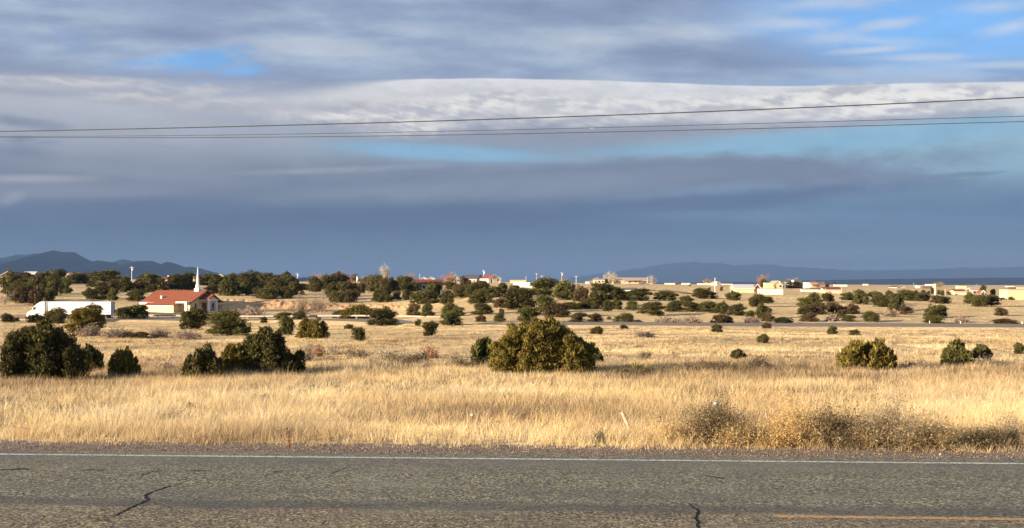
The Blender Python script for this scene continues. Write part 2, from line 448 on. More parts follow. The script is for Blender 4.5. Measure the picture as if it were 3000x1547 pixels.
def build_ground():
    m, g, out = new_mat("dry_grassland")
    ge = g.n.new('ShaderNodeNewGeometry'); P = ge.outputs['Position']
    b = g.n.new('ShaderNodeBsdfPrincipled'); b.inputs['Roughness'].default_value = 0.95; b.inputs['Specular IOR Level'].default_value = 0.05
    n1 = g.noise(P, 0.05, 6, 0.62); n2 = g.noise(P, 0.6, 6, 0.65); n3 = g.noise(P, 5.0, 5, 0.65)
    c = g.ramp(n1, [(0.32, (0.46, 0.32, 0.165)), (0.46, (0.56, 0.40, 0.205)), (0.56, (0.64, 0.465, 0.245)), (0.70, (0.53, 0.355, 0.185))])
    c = g.mix(g.ss(n2, 0.42, 0.66, 0.0, 0.6), c, (0.36, 0.25, 0.14))
    c = g.mix(g.ss(n3, 0.45, 0.7, 0.0, 0.45), c, (0.60, 0.47, 0.28))
    # faint field tracks and reddish bare soil
    c = g.mix(g.ss(g.noise(P, 0.011, 4, 0.6, 0.5), 0.58, 0.70, 0.0, 0.55), c, (0.42, 0.23, 0.13))
    g.l.new(c, b.inputs['Base Color'])
    bp = g.n.new('ShaderNodeBump'); bp.inputs['Strength'].default_value = 1.0; bp.inputs['Distance'].default_value = 0.35
    g.l.new(g.m('ADD', g.noise(P, 1.1, 6, 0.7), g.m('MULTIPLY', n3, 0.35)), bp.inputs['Height'])
    g.l.new(bp.outputs[0], b.inputs['Normal'])
    g.l.new(b.outputs[0], out.inputs[0])
    xs = np.sinh(np.linspace(-8.3, 8.3, 420)) * 18.0
    ys = np.concatenate([np.linspace(-400, 8, 12), np.exp(np.linspace(math.log(10), math.log(42000), 420))])
    Xg, Yg = np.meshgrid(xs, ys)
    Z = ground_z(Xg, Yg)
    V = np.stack([Xg, Yg, Z], -1).reshape(-1, 3)
    nx = len(xs); i = np.arange(len(ys) - 1)[:, None] * nx + np.arange(nx - 1)[None]
    i = i.ravel()
    T = np.concatenate([np.stack([i, i + 1, i + nx + 1], 1), np.stack([i, i + nx + 1, i + nx], 1)])
    me = npmesh("ground", V, T, m)
    me.polygons.foreach_set('use_smooth', np.ones(len(T), bool))
    tag(link("ground", me), kind='structure')


build_ground()

# ------------------------------------------------------------------ near road
def rp(px, py, z=0.0):
    """road point seen at pixel -> road frame (s along, n across)"""
    D = CAMZ * F / (py - HZ); X = (px - 1500) / F * D
    v = Vector((X, D)) - RO
    return v.dot(RT), v.dot(RNn)


def build_road():
    m, g, out = new_mat("chip_seal_asphalt")
    tc = g.n.new('ShaderNodeTexCoord'); P = tc.outputs['Object']
    sp = g.n.new('ShaderNodeSeparateXYZ'); g.l.new(P, sp.inputs[0])
    s, n = sp.outputs[0], sp.outputs[1]
    vor = g.n.new('ShaderNodeTexVoronoi'); vor.inputs['Scale'].default_value = 46.0; g.l.new(P, vor.inputs['Vector'])
    vs = g.n.new('ShaderNodeSeparateColor'); g.l.new(vor.outputs['Color'], vs.inputs[0])
    chip = vs.outputs[0]
    big = g.noise(P, 18.0, 4, 0.7); wide = g.noise(P, 0.9, 5, 0.6)
    st = g.noise(g.xyz(g.m('MULTIPLY', s, 0.35), g.m('MULTIPLY', n, 3.0)), 1.0, 4, 0.6)
    c = g.ramp(g.m('ADD', g.m('MULTIPLY', chip, 0.72), g.m('MULTIPLY', big, 0.28)),
               [(0.20, (0.022, 0.020, 0.016)), (0.36, (0.085, 0.079, 0.058)), (0.55, (0.150, 0.138, 0.092)), (0.72, (0.27, 0.24, 0.15)), (0.88, (0.54, 0.46, 0.28))])
    c = g.mix(g.ss(wide, 0.35, 0.7, 0.0, 0.35), c, (0.10, 0.098, 0.085))
    c = g.mix(g.ss(st, 0.45, 0.7, 0.0, 0.25), c, (0.15, 0.138, 0.11))
    # smoother wheel-polished lane by the edge line
    nn = g.m('ADD', n, g.m('MULTIPLY', g.m('SUBTRACT', wide, 0.5), 0.35))
    c = g.mix(g.m('MULTIPLY', g.ss(nn, -1.0, -0.35), g.ss(nn, 0.3, 0.0, 0.0, 0.55)), c, (0.128, 0.118, 0.098))
    # worn binder strip at the lane joint, older rust-brown mat beyond
    band = g.m('MULTIPLY', g.ss(nn, -3.65, -3.45), g.ss(nn, -2.95, -3.25))
    c = g.mix(g.m('MULTIPLY', band, 0.62), c, (0.055, 0.050, 0.046))
    rm = g.n.new('ShaderNodeMix'); rm.data_type = 'RGBA'; rm.blend_type = 'MULTIPLY'; g.l.new(g.ss(nn, -3.42, -3.6), rm.inputs[0])
    g.l.new(c, rm.inputs[6]); rm.inputs[7].default_value = (1.08, 0.95, 0.88, 1)
    c = rm.outputs[2]
    # faint polished wheel paths and blotchy ageing
    wp = g.m('ADD', g.ss(g.m('ABSOLUTE', g.m('ADD', nn, 0.95)), 0.42, 0.10), g.ss(g.m('ABSOLUTE', g.m('ADD', nn, 2.45)), 0.42, 0.10))
    c = g.mix(g.m('MULTIPLY', wp, 0.22), c, (0.105, 0.098, 0.078))
    bl = g.noise(g.xyz(g.m('MULTIPLY', s, 0.5), g.m('MULTIPLY', n, 1.3), 3.0), 1.0, 6, 0.65)
    c = g.mix(g.ss(bl, 0.50, 0.72, 0.0, 0.45), c, (0.075, 0.070, 0.058))
    c = g.mix(g.ss(bl, 0.48, 0.30, 0.0, 0.30), c, (0.26, 0.235, 0.17))
    # gravelly crumbling edge outside the white line
    c = g.mix(g.ss(g.m('ADD', n, g.m('MULTIPLY', g.m('SUBTRACT', big, 0.5), 0.3)), 0.30, 0.5, 0.0, 0.5), c, (0.16, 0.115, 0.085))
    b = g.n.new('ShaderNodeBsdfPrincipled'); b.inputs['Roughness'].default_value = 0.85; b.inputs['Specular IOR Level'].default_value = 0.25
    g.l.new(c, b.inputs['Base Color'])
    bp = g.n.new('ShaderNodeBump'); bp.inputs['Strength'].default_value = 0.75; bp.inputs['Distance'].default_value = 0.006
    g.l.new(g.m('ADD', g.m('MULTIPLY', chip, 0.7), big), bp.inputs['Height']); g.l.new(bp.outputs[0], b.inputs['Normal'])
    g.l.new(b.outputs[0], out.inputs[0])
    rnd = random.Random(4)
    mb = MB()
    N = 600; L = 260.0
    xs = sorted([-L + 2 * L * i / 60 for i in range(61)] + [-12 + 24 * i / 240 for i in range(241)])
    for z in (0.0, -0.12):
        for x in xs:
            e = 0.48 + 0.12 * (vnoise(np.array([x * 1.3]), np.array([0.0]), 3, 4)[0] - 0.5) * 2
            mb.v.append((x, e, z)); mb.v.append((x, -8.6, z))
    k = len(xs)
    for i in range(k - 1):
        a = 2 * i
        mb.f.append((a, a + 1, a + 3, a + 2))
        q = 2 * k
        mb.f.append((a, a + 2, a + 2 + q, a + q)); mb.f.append((a + 1, a + 1 + q, a + 3 + q, a + 3))
    road = mb.build("road", m)
    road.location = (RO.x, RO.y, 0); road.rotation_euler = (0, 0, RANG)
    tag(road, kind='structure')

    def paint_mat(name, c, wear):
        mm, gg, oo = new_mat(name)
        t2 = gg.n.new('ShaderNodeTexCoord'); bb = gg.n.new('ShaderNodeBsdfPrincipled'); bb.inputs['Roughness'].default_value = 0.7
        v2 = gg.n.new('ShaderNodeTexVoronoi'); v2.inputs['Scale'].default_value = 62.0; gg.l.new(t2.outputs['Object'], v2.inputs['Vector'])
        s2 = gg.n.new('ShaderNodeSeparateColor'); gg.l.new(v2.outputs['Color'], s2.inputs[0])
        nn2 = gg.m('ADD', gg.m('MULTIPLY', s2.outputs[0], 0.5), gg.m('MULTIPLY', gg.noise(t2.outputs['Object'], 7.0, 5, 0.7), 0.5))
        gg.l.new(gg.mix(gg.ss(nn2, wear, wear - 0.16), (0.16, 0.15, 0.12), c), bb.inputs['Base Color'])
        gg.l.new(bb.outputs[0], oo.inputs[0]); return mm
    wm = paint_mat("worn_white_paint", (0.60, 0.57, 0.50), 0.62)
    ym = paint_mat("worn_yellow_paint", (0.55, 0.27, 0.04), 0.60)
    def strip(name, s0, s1, n0, n1, mat, step=0.08):
        b2 = MB(); q = max(2, int((s1 - s0) / step)); r2 = random.Random(9)
        for i in range(q + 1):
            x = s0 + (s1 - s0) * i / q
            j0, j1 = r2.uniform(-.008, .008), r2.uniform(-.008, .008)
            b2.v += [(x, n0 + j0, 0.004), (x, n1 + j1, 0.004)]
        b2.f += [(2 * i, 2 * i + 2, 2 * i + 3, 2 * i + 1) for i in range(q)]
        return b2.build(name, mat, road)
    strip("edge_line", -90, 90, -0.052, 0.052, wm)
    s0, n0 = rp(2280, 1513)
    strip("centre_line", s0, s0 + 6.2, -3.73, -3.61, ym)
    tar = mat_basic("crack_dark", (0.012, 0.011, 0.010), 0.9, 0.2, 10, 0.1)
    def crack(name, pts, w, mat=tar, rough=0.5):
        P2 = [rp(*p) for p in pts]; fine = []
        r3 = random.Random(int(pts[0][0]))
        for a, b in zip(P2[:-1], P2[1:]):
            d = math.hypot(b[0] - a[0], b[1] - a[1]); q = max(2, int(d / 0.03))
            for i in range(q):
                f = i / q; fine.append((a[0] + (b[0] - a[0]) * f + r3.gauss(0, w * rough), a[1] + (b[1] - a[1]) * f + r3.gauss(0, w * rough)))
        fine.append(P2[-1])
        b2 = MB(); K = len(fine)
        for i, (x, y) in enumerate(fine):
            a = fine[max(0, i - 1)]; c2 = fine[min(K - 1, i + 1)]
            dx, dy = c2[0] - a[0], c2[1] - a[1]; l = math.hypot(dx, dy) or 1
            ww = w * (0.35 + 0.9 * r3.random()) * min(1, 4 * i / K + 0.15, 4 * (K - 1 - i) / K + 0.15)
            b2.v += [(x - dy / l * ww, y + dx / l * ww, 0.004), (x + dy / l * ww, y - dx / l * ww, 0.004)]
        b2.f += [(2 * i, 2 * i + 2, 2 * i + 3, 2 * i + 1) for i in range(K - 1)]
        return b2.build(name, mat, road)
    crack("crack", [(285, 1532), (345, 1508), (395, 1482), (432, 1466), (425, 1452), (440, 1443), (500, 1424), (515, 1421), (552, 1408)], 0.016)
    crack("crack", [(2020, 1474), (2026, 1484), (2044, 1496), (2046, 1506), (2037, 1517), (2044, 1530), (2048, 1560)], 0.016)
    crack("crack", [(400, 1397), (418, 1392), (450, 1380), (490, 1376)], 0.010)
    crack("crack", [(960, 1391), (985, 1382), (1030, 1366)], 0.007)
    crack("crack", [(1640, 1398), (1655, 1392), (1668, 1386)], 0.006)
    patch = mat_basic("patch_dark", (0.040, 0.032, 0.026), 0.9, 0.3, 12, 0.1)
    for pts, w in (([(-60, 1378), (-10, 1377), (30, 1376), (66, 1374), (82, 1377)], 0.045), ([(232, 1380), (262, 1377), (300, 1378), (318, 1379)], 0.028),
                   ([(540, 1379), (580, 1380), (606, 1380), (622, 1382)], 0.035), ([(800, 1382), (812, 1383), (824, 1384)], 0.03),
                   ([(2058, 1394), (2085, 1397), (2130, 1404)], 0.04)):
        crack("tar_patch", pts, w, patch, 0.15)
    sand = mat_basic("sandy_scour", (0.36, 0.25, 0.13), 0.95, 0.35, 25, 0.1)
    crack("sand_streak", [(88, 1377), (120, 1376), (170, 1377), (210, 1379)], 0.022, sand, 0.25)


build_road()


def build_gravel():
    m, g, out = new_mat("verge_gravel")
    tc = g.n.new('ShaderNodeTexCoord'); P = tc.outputs['Object']
    b = g.n.new('ShaderNodeBsdfPrincipled'); b.inputs['Roughness'].default_value = 0.95
    v = g.n.new('ShaderNodeTexVoronoi'); v.inputs['Scale'].default_value = 38; g.l.new(P, v.inputs['Vector'])
    sc_ = g.n.new('ShaderNodeSeparateColor'); g.l.new(v.outputs['Color'], sc_.inputs[0])
    c = g.ramp(g.m('ADD', g.m('MULTIPLY', sc_.outputs[0], 0.6), g.m('MULTIPLY', g.noise(P, 3, 5, 0.7), 0.4)),
               [(0.2, (0.06, 0.04, 0.03)), (0.45, (0.15, 0.108, 0.078)), (0.7, (0.25, 0.18, 0.125)), (0.9, (0.42, 0.32, 0.22))])
    g.l.new(c, b.inputs['Base Color'])
    bp = g.n.new('ShaderNodeBump'); bp.inputs['Strength'].default_value = 0.9; bp.inputs['Distance'].default_value = 0.015
    g.l.new(sc_.outputs[0], bp.inputs['Height']); g.l.new(bp.outputs[0], b.inputs['Normal'])
    g.l.new(b.outputs[0], out.inputs[0])
    xs = np.concatenate([np.linspace(-240, -14, 40), np.linspace(-13.5, 13.5, 320), np.linspace(14, 240, 40)])
    ns = np.linspace(0.36, 1.75, 14)
    S, N = np.meshgrid(xs, ns)
    Z = -0.008 - 0.012 * (N - .36) + 0.016 * (vnoise(S * 4, N * 4, 8, 3) - 0.5)
    Z = np.where(N > 1.6, -0.08, Z)
    V = np.stack([S, N, Z], -1).reshape(-1, 3)
    nx = len(xs); i = (np.arange(len(ns) - 1)[:, None] * nx + np.arange(nx - 1)[None]).ravel()
    T = np.concatenate([np.stack([i, i + 1, i + nx + 1], 1), np.stack([i, i + nx + 1, i + nx], 1)])
    o = link("verge", npmesh("verge", V, T, m)); o.location = (RO.x, RO.y, 0); o.rotation_euler = (0, 0, RANG)
    tag(o, kind='structure')
    # loose stones
    rng = np.random.default_rng(3)
    K = 9000
    s = rng.uniform(-9.5, 9.5, K); n = 0.42 + np.abs(rng.normal(0.30, 0.34, K)); n = np.where(rng.random(K) < 0.012, rng.uniform(-0.6, 0.4, K), n)
    r = 0.0045 + 0.010 * rng.random(K) ** 3
    oc = np.array([[1, 0, 0], [-1, 0, 0], [0, 1, 0], [0, -1, 0], [0, 0, 1], [0, 0, -.6]], float)
    of = np.array([[0, 2, 4], [2, 1, 4], [1, 3, 4], [3, 0, 4], [2, 0, 5], [1, 2, 5], [3, 1, 5], [0, 3, 5]])
    V = oc[None] * r[:, None, None] * rng.uniform(.6, 1.3, (K, 6, 1))
    V[..., 0] += s[:, None]; V[..., 1] += n[:, None]; V[..., 2] += (-0.006 * np.clip(n, 0, 2) + r * 0.25)[:, None]
    T = (of[None] + (np.arange(K) * 6)[:, None, None]).reshape(-1, 3)
    gm = mat_leaf("loose_stone", [(0.0, (0.05, 0.035, 0.028)), (0.4, (0.15, 0.105, 0.08)), (0.8, (0.24, 0.175, 0.12)), (1.0, (0.38, 0.30, 0.22))], 0.0)
    o = link("gravel", npmesh("gravel", V.reshape(-1, 3), T, gm, np.repeat(rng.random(K), 6)))
    o.location = (RO.x, RO.y, 0); o.rotation_euler = (0, 0, RANG)
    tag(o, "loose reddish brown gravel along the far edge of the near road", "gravel", kind='stuff')


build_gravel()

# ------------------------------------------------------------------ grass
CLEAR = []
for (px_, py_, w_) in ((2092, 1303, 190), (2335, 1310, 150), (2455, 1312, 160), (2620, 1316, 230), (2770, 1318, 180), (2885, 1318, 110), (2262, 1311, 120), (1850, 1285, 60)):
    X_, Y_, _z, s_ = place(px_, py_); CLEAR.append((X_, Y_ + .1, w_ / s_ * .55))


def build_grass():
    rng = np.random.default_rng(11)
    gmat = mat_leaf("straw", [(0.0, (0.15, 0.11, 0.08)), (0.06, (0.30, 0.22, 0.14)), (0.25, (0.52, 0.39, 0.22)), (0.6, (0.62, 0.485, 0.28)), (0.9, (0.71, 0.575, 0.345)), (1.0, (0.78, 0.665, 0.43))], 0.32,
                    0.35, ((0.80, 0.77, 0.80), (1.10, 1.06, 0.98)))
    bands = [  # y0, y1, tufts per m2, blades per tuft, blade width, height, tuft radius
        (15.8, 21, 84, 13, 0.0022, 0.185, 0.10),
        (21, 30, 56, 13, 0.0030, 0.22, 0.13),
        (30, 50, 28, 12, 0.0052, 0.22, 0.17),
        (50, 90, 8, 12, 0.010, 0.125, 0.22),
        (90, 160, 2.4, 12, 0.018, 0.085, 0.34),
        (160, 350, 0.55, 12, 0.030, 0.075, 0.5),
        (350, 760, 0.06, 8, 0.07, 0.12, 0.9)]
    Vs, Ts, tints = [], [], []; off = 0
    for (y0, y1, den, nb, bw, bh, tr) in bands:
        area = 0.98 * (y1 ** 2 - y0 ** 2) / 2
        K = int(area * den)
        Y = np.sqrt(rng.uniform(y0 ** 2, y1 ** 2, K)); X = Y * rng.uniform(-0.49, 0.49, K)
        n = (X - RO.x) * RNn.x + (Y - RO.y) * RNn.y
        s = (X - RO.x) * RT.x + (Y - RO.y) * RT.y
        lim = 1.12 + 0.16 * (vnoise(s * 1.1, s * 0, 2, 4) - .5) * 2 + 0.08 * rng.random(K)
        patch = vnoise(X / 2.3, Y / 2.9, 21, 4)
        keep = (n > lim) & (rng.random(K) < np.clip((patch - 0.20) * 4.5, 0.42, 1) if y0 < 50 else rng.random(K) < np.clip((patch - 0.36) * 5, 0.12, 1))
        if y0 > 200: keep &= (rng.random(K) < 0.9)
        for (sx_, sy_, sr_) in CLEAR:
            if y0 < 24: keep &= (((X - sx_) / sr_) ** 2 + ((Y - sy_) / (sr_ * .6)) ** 2 > 1) | (rng.random(K) < 0.12)
        X, Y, n, lim, patch = X[keep], Y[keep], n[keep], lim[keep], patch[keep]; K = len(X)
        hh = bh * (0.55 + 0.9 * rng.random(K)) * (0.55 + 0.9 * patch) * np.clip(0.35 + (n - lim) * 1.2, 0.35, 1)
        tall = rng.random(K) < 0.03; hh = np.where(tall, hh * 1.7, hh)
        shade_tuft = (vnoise(X / 6.0, Y / 4.0, 61, 4) > 0.56) & (rng.random(K) < (0.34 if y0 > 29 else 0.16))
        lx = rng.normal(0.10, 0.22, K); ly = rng.normal(0, 0.18, K)
        tt = np.clip(0.55 + 0.9 * (vnoise(X / 5.0, Y / 8.0, 31, 4) - .5) * 2 + rng.normal(0, .16, K), 0.12, 1)
        tt = np.where(shade_tuft, -0.3, tt)  # sparse dark forbs; dashes of clump shade put into their tint
        rep = lambda a: np.repeat(a, nb)
        B = K * nb
        ang = rng.uniform(0, 2 * np.pi, B); rr = rep(np.full(K, tr)) * np.sqrt(rng.random(B))
        bx = rep(X) + np.cos(ang) * rr; by = rep(Y) + np.sin(ang) * rr
        bz = ground_z(bx, by) - 0.01
        h = rep(hh) * (0.45 + 0.75 * rng.random(B))
        tipx = bx + h * (rep(lx) + rng.normal(0, .26, B) + np.cos(ang) * 0.28); tipy = by + h * (rep(ly) + rng.normal(0, .26, B) + np.sin(ang) * 0.28)
        fa = rng.normal(0, 0.7, B); wx, wy = np.cos(fa) * bw * (0.6 + rng.random(B)), np.sin(fa) * bw * (0.6 + rng.random(B))
        near = y1 <= 31
        if near:   # bent blades: base pair, middle pair, tip
            mxx = bx + (tipx - bx) * 0.38; myy = by + (tipy - by) * 0.38
            P = np.stack([np.stack([bx - wx, by - wy, bz], -1), np.stack([bx + wx, by + wy, bz], -1),
                          np.stack([mxx - wx * .8, myy - wy * .8, bz + h * .6], -1), np.stack([mxx + wx * .8, myy + wy * .8, bz + h * .6], -1),
                          np.stack([tipx, tipy, bz + h], -1)], 1)
            F3 = np.array([[0, 1, 3], [0, 3, 2], [2, 3, 4]]); q = 5
        else:
            P = np.stack([np.stack([bx - wx, by - wy, bz], -1), np.stack([bx + wx, by + wy, bz], -1), np.stack([tipx, tipy, bz + h], -1)], 1)
            F3 = np.array([[0, 1, 2]]); q = 3
        T = (F3[None] + (np.arange(B) * q)[:, None, None]).reshape(-1, 3) + off
        tb = np.clip(rep(tt) + rng.normal(0, .14, B), 0, 1)
        Vs.append(P.reshape(-1, 3)); Ts.append(T); tints.append(np.repeat(tb, q)); off += B * q
    me = npmesh("dry_grass", np.concatenate(Vs), np.concatenate(Ts), gmat, np.concatenate(tints))
    tag(link("dry_grass", me), "tall straw yellow winter grass covering the whole range", "grass", kind='stuff')
    print("GRASS tris", sum(len(t) for t in Ts))


build_grass()

# ------------------------------------------------------------------ plants
JUN = {
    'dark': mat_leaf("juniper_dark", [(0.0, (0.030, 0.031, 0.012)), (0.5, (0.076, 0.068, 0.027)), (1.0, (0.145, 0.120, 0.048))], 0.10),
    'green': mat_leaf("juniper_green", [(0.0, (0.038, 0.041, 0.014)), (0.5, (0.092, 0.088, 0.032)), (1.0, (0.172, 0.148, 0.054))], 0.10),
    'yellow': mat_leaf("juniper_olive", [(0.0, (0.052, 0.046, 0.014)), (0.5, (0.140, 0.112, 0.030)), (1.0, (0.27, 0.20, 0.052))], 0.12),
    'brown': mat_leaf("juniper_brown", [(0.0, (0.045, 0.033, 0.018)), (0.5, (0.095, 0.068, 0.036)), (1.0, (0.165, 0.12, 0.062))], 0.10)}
BARK = mat_basic("juniper_bark", (0.17, 0.125, 0.09), 0.95, 0.3, 8, 0.1)
GREYW = mat_basic("grey_dead_wood", (0.34, 0.28, 0.22), 0.95, 0.25, 9, 0.1)

ICO = None
def ico():
    global ICO
    if ICO is None:
        import bmesh
        bm = bmesh.new(); bmesh.ops.create_icosphere(bm, subdivisions=2, radius=1.0)
        bm.verts.ensure_lookup_table()
        ICO = (np.array([v.co[:] for v in bm.verts]), np.array([[v.index for v in f.verts] for f in bm.faces])); bm.free()
    return ICO


def unit(v): return v / np.maximum(np.linalg.norm(v, axis=-1, keepdims=True), 1e-9)


def crown(seed, lobes, leaves, leaf, sx=1.0, sz=1.0, plume=1.3, sub=10, spiky=0.3, core=0.72, flat=0.0):
    """evergreen crown, width sx, height sz, standing on z = 0: lobes -> tufts -> many small sprays.
    lobes: list of (x, y, z, r) in units of width/height, or a number of lobes for a random dome"""
    rng = np.random.default_rng(seed)
    if isinstance(lobes, int):
        L = []
        for i in range(lobes):
            th = rng.uniform(0, 2 * np.pi); ph = rng.uniform(-0.15, 1.35)
            rr = rng.uniform(0.20, 0.34)
            L.append((math.cos(th) * math.cos(ph) * rr, math.sin(th) * math.cos(ph) * rr, 0.40 + math.sin(ph) * 0.34 * rng.uniform(.75, 1.1), rng.uniform(0.13, 0.21)))
            if i % 2 == 0: L.append((math.cos(th) * rr * 1.1, math.sin(th) * rr * 1.1, 0.15, rng.uniform(0.12, 0.17)))
        L.append((0, 0, 0.45, 0.27)); L.append((0, 0, 0.2, 0.25))
        lobes = L
    lobes = np.array(lobes, float)
    c = lobes[:, :3] * np.array([sx, sx, sz]); r = lobes[:, 3]
    R = np.stack([r * sx, r * sx, r * sz * plume], -1)
    Vs, Ts, tn = [], [], []; off = 0
    iv, it = ico()
    for k in range(len(c)):
        v = iv * R[k] * core * (0.85 + 0.3 * rng.random((len(iv), 1))) + c[k]
        v[:, 2] = np.maximum(v[:, 2], 0.08 * sz + .02 * sz * rng.random(len(v)))
        Vs.append(v); Ts.append(it + off); tn.append(np.full(len(v), 0.12)); off += len(v)  # cores tinted dark, the crown's inner shade put into the colour
    # tufts over each lobe
    K = len(c) * sub
    li = np.repeat(np.arange(len(c)), sub)
    d = unit(rng.normal(size=(K, 3))); d[:, 2] = np.where(rng.random(K) < .7, np.abs(d[:, 2]), d[:, 2])
    tc_ = c[li] + d * R[li] * rng.uniform(.60, .95, (K, 1))
    trr = R[li] * rng.uniform(.32, .52, (K, 1)); lt = rng.random(K)
    # sprays
    ti = rng.integers(0, K, leaves)
    nd = unit(rng.normal(size=(leaves, 3)) + d[ti] * 0.7)
    rad = rng.uniform(.45, 1.15, (leaves, 1))
    p = tc_[ti] + nd * trr[ti] * rad
    p[:, 2] = np.maximum(p[:, 2], 0.01 * sz)
    up = np.array([0, 0, 1.0])
    tip = unit(nd * 0.8 + up * (0.45 + spiky) + rng.normal(size=(leaves, 3)) * 0.45)
    nrm = unit(nd + rng.normal(size=(leaves, 3)) * 0.55)
    side = unit(np.cross(tip, nrm))
    ln = leaf * rng.uniform(.6, 1.5, (leaves, 1)) * (1 + spiky * (rng.random((leaves, 1)) < .08) * 2.0)
    wd = ln * rng.uniform(.22, .40, (leaves, 1))
    P = np.stack([p - side * wd, p + side * wd, p + tip * ln], 1)
    T = np.arange(leaves * 3).reshape(-1, 3) + off
    Vs.append(P.reshape(-1, 3)); Ts.append(T)
    tv = np.clip(0.02 + 0.38 * lt[ti] + 0.35 * (rad[:, 0] - .45) / .7 + rng.normal(0.06, .2, leaves), 0, 1)  # paler tips: new growth, and sunlit highlights put into the tint
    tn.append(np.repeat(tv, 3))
    return np.concatenate(Vs), np.concatenate(Ts), np.concatenate(tn)


def trunk_mb(seed, h, w, n=4):
    rnd = random.Random(seed); mb = MB()
    for i in range(n):
        a = rnd.uniform(0, 6.28); x, y = math.cos(a) * w * .05, math.sin(a) * w * .05
        p0 = (x, y, -0.04 * h); p1 = (x + math.cos(a) * w * .04, y + math.sin(a) * w * .04, h * .28)
        p2 = (p1[0] + math.cos(a) * w * .07, p1[1] + math.sin(a) * w * .07, h * .50)
        mb.bar(p0, p1, w * .026, w * .016, 5); mb.bar(p1, p2, w * .016, w * .008, 5)
    return mb


VAR = {}
def juniper_variants():
    specs = {'round': (14, 9000, 0.036, 1.15, 9, 0.15), 'tall': (12, 9000, 0.036, 1.5, 9, 0.35), 'lumpy': (9, 9500, 0.036, 1.05, 12, 0.15),
             'low': (11, 8000, 0.036, 1.2, 9, 0.25), 'wide': (18, 10000, 0.032, 1.3, 9, 0.2), 'open': (8, 6500, 0.044, 1.25, 9, 0.5),
             'ragged': (7, 7500, 0.040, 1.35, 8, 0.6), 'clustered': (10, 9000, 0.034, 0.95, 11, 0.1), 'pointed': (9, 7500, 0.038, 1.7, 8, 0.5)}
    for i, (k, (lo, le, lf, pl, sub, sp)) in enumerate(specs.items()):
        V, T, t = crown(100 + i * 7, lo, le, lf, 1, 1, pl, sub + 6, sp, 0.52)
        V[:, 0] /= (np.percentile(V[:, 0], 99.3) - np.percentile(V[:, 0], .7)); V[:, 1] /= (np.percentile(V[:, 1], 99.3) - np.percentile(V[:, 1], .7))
        V[:, 2] /= np.percentile(V[:, 2], 99.6)
        tr = trunk_mb(50 + i, 1, 1)
        for cn, mt in JUN.items():
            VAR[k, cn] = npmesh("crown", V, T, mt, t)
        t_o = tr.build("trunk", BARK); VAR[k, 'trunk'] = t_o.data; bpy.data.objects.remove(t_o)


juniper_variants()
VARN = ['round', 'tall', 'lumpy', 'low', 'wide', 'open']

# position phrases: a landmark and where the plant stands from it
LM = [("the brick gabled house", 25, 812), ("the long flat tan building", 170, 812), ("the truck cab", 105, 915), ("the white trailer", 235, 905),
      ("the round white tank", 340, 822), ("the tall left pole", 385, 812), ("the maroon roofed villa", 490, 825),
      ("the red roofed church", 545, 885), ("the cream gabled barn", 645, 814), ("the orange cut bank", 745, 890), ("the pair of close skyline poles", 868, 815),
      ("the bare grey thicket", 905, 900), ("the brown bare skyline trees", 990, 820), ("the pale golden poplar", 1127, 808), ("the long brick red roof", 1190, 830),
      ("the guardrail end", 1290, 940), ("the slate roofed house", 1365, 818), ("the maroon roofed white house", 1460, 818), ("the pale roofed sheds", 1595, 836),
      ("the largest golden juniper", 1593, 1030), ("the tan roofed ranch house", 1850, 824), ("the green roofed shed", 1842, 848), ("the lone field pole", 2095, 845),
      ("the white metal barn", 2180, 848), ("the steep gabled house", 2280, 836), ("the long reddish roof", 2440, 850), ("the yucca", 1880, 1080),
      ("the thick pale pole", 2740, 850), ("the red and cream house", 2838, 856), ("the blocky cream building", 2975, 865), ("the far highway bend", 1750, 953),
      ("the far highway's right end", 2900, 956), ("the mid right highway", 2350, 956), ("the dead white branches", 985, 1020), ("the broad twin-topped juniper", 2554, 1050)]
ORD = ['leftmost', 'second from left', 'third from left', 'fourth from left', 'fifth from left', 'sixth from left', 'seventh from left', 'eighth from left',
       'ninth from left', 'tenth from left', 'eleventh from left', 'twelfth from left', 'thirteenth from left', 'fourteenth from left', 'fifteenth from left']
DONE = []          # (object, px, py, noun phrase)
def finish_labels():
    grp = {}
    for o, x, y, noun, adj in DONE:
        best = min(LM, key=lambda l: math.hypot((l[1] - x) / 1.6, (l[2] - y) * 1.5))
        dy = y - best[2]; dx = x - best[1]
        if dy > 26 and abs(dx) < 3.2 * dy: rel = "below"
        elif dy < -26 and abs(dx) < 3.2 * -dy: rel = "above"
        elif dx < 0: rel = "left of"
        else: rel = "right of"
        grp.setdefault((noun, rel, best[0]), []).append((x, o, adj))
    for (noun, rel, lm), L in grp.items():
        L.sort(key=lambda t: t[0])
        for i, (x, o, adj) in enumerate(L):
            if len(L) == 1: s = f"{adj} {noun} {rel} {lm}"
            elif len(L) == 2: s = f"{adj} {noun} {rel} {lm}, the {'left' if i == 0 else 'right'} one of two"
            elif i == len(L) - 1: s = f"{adj} {noun} {rel} {lm}, rightmost there"
            else: s = f"{adj} {noun} {rel} {lm}, {ORD[i]} there"
            o['label'] = s


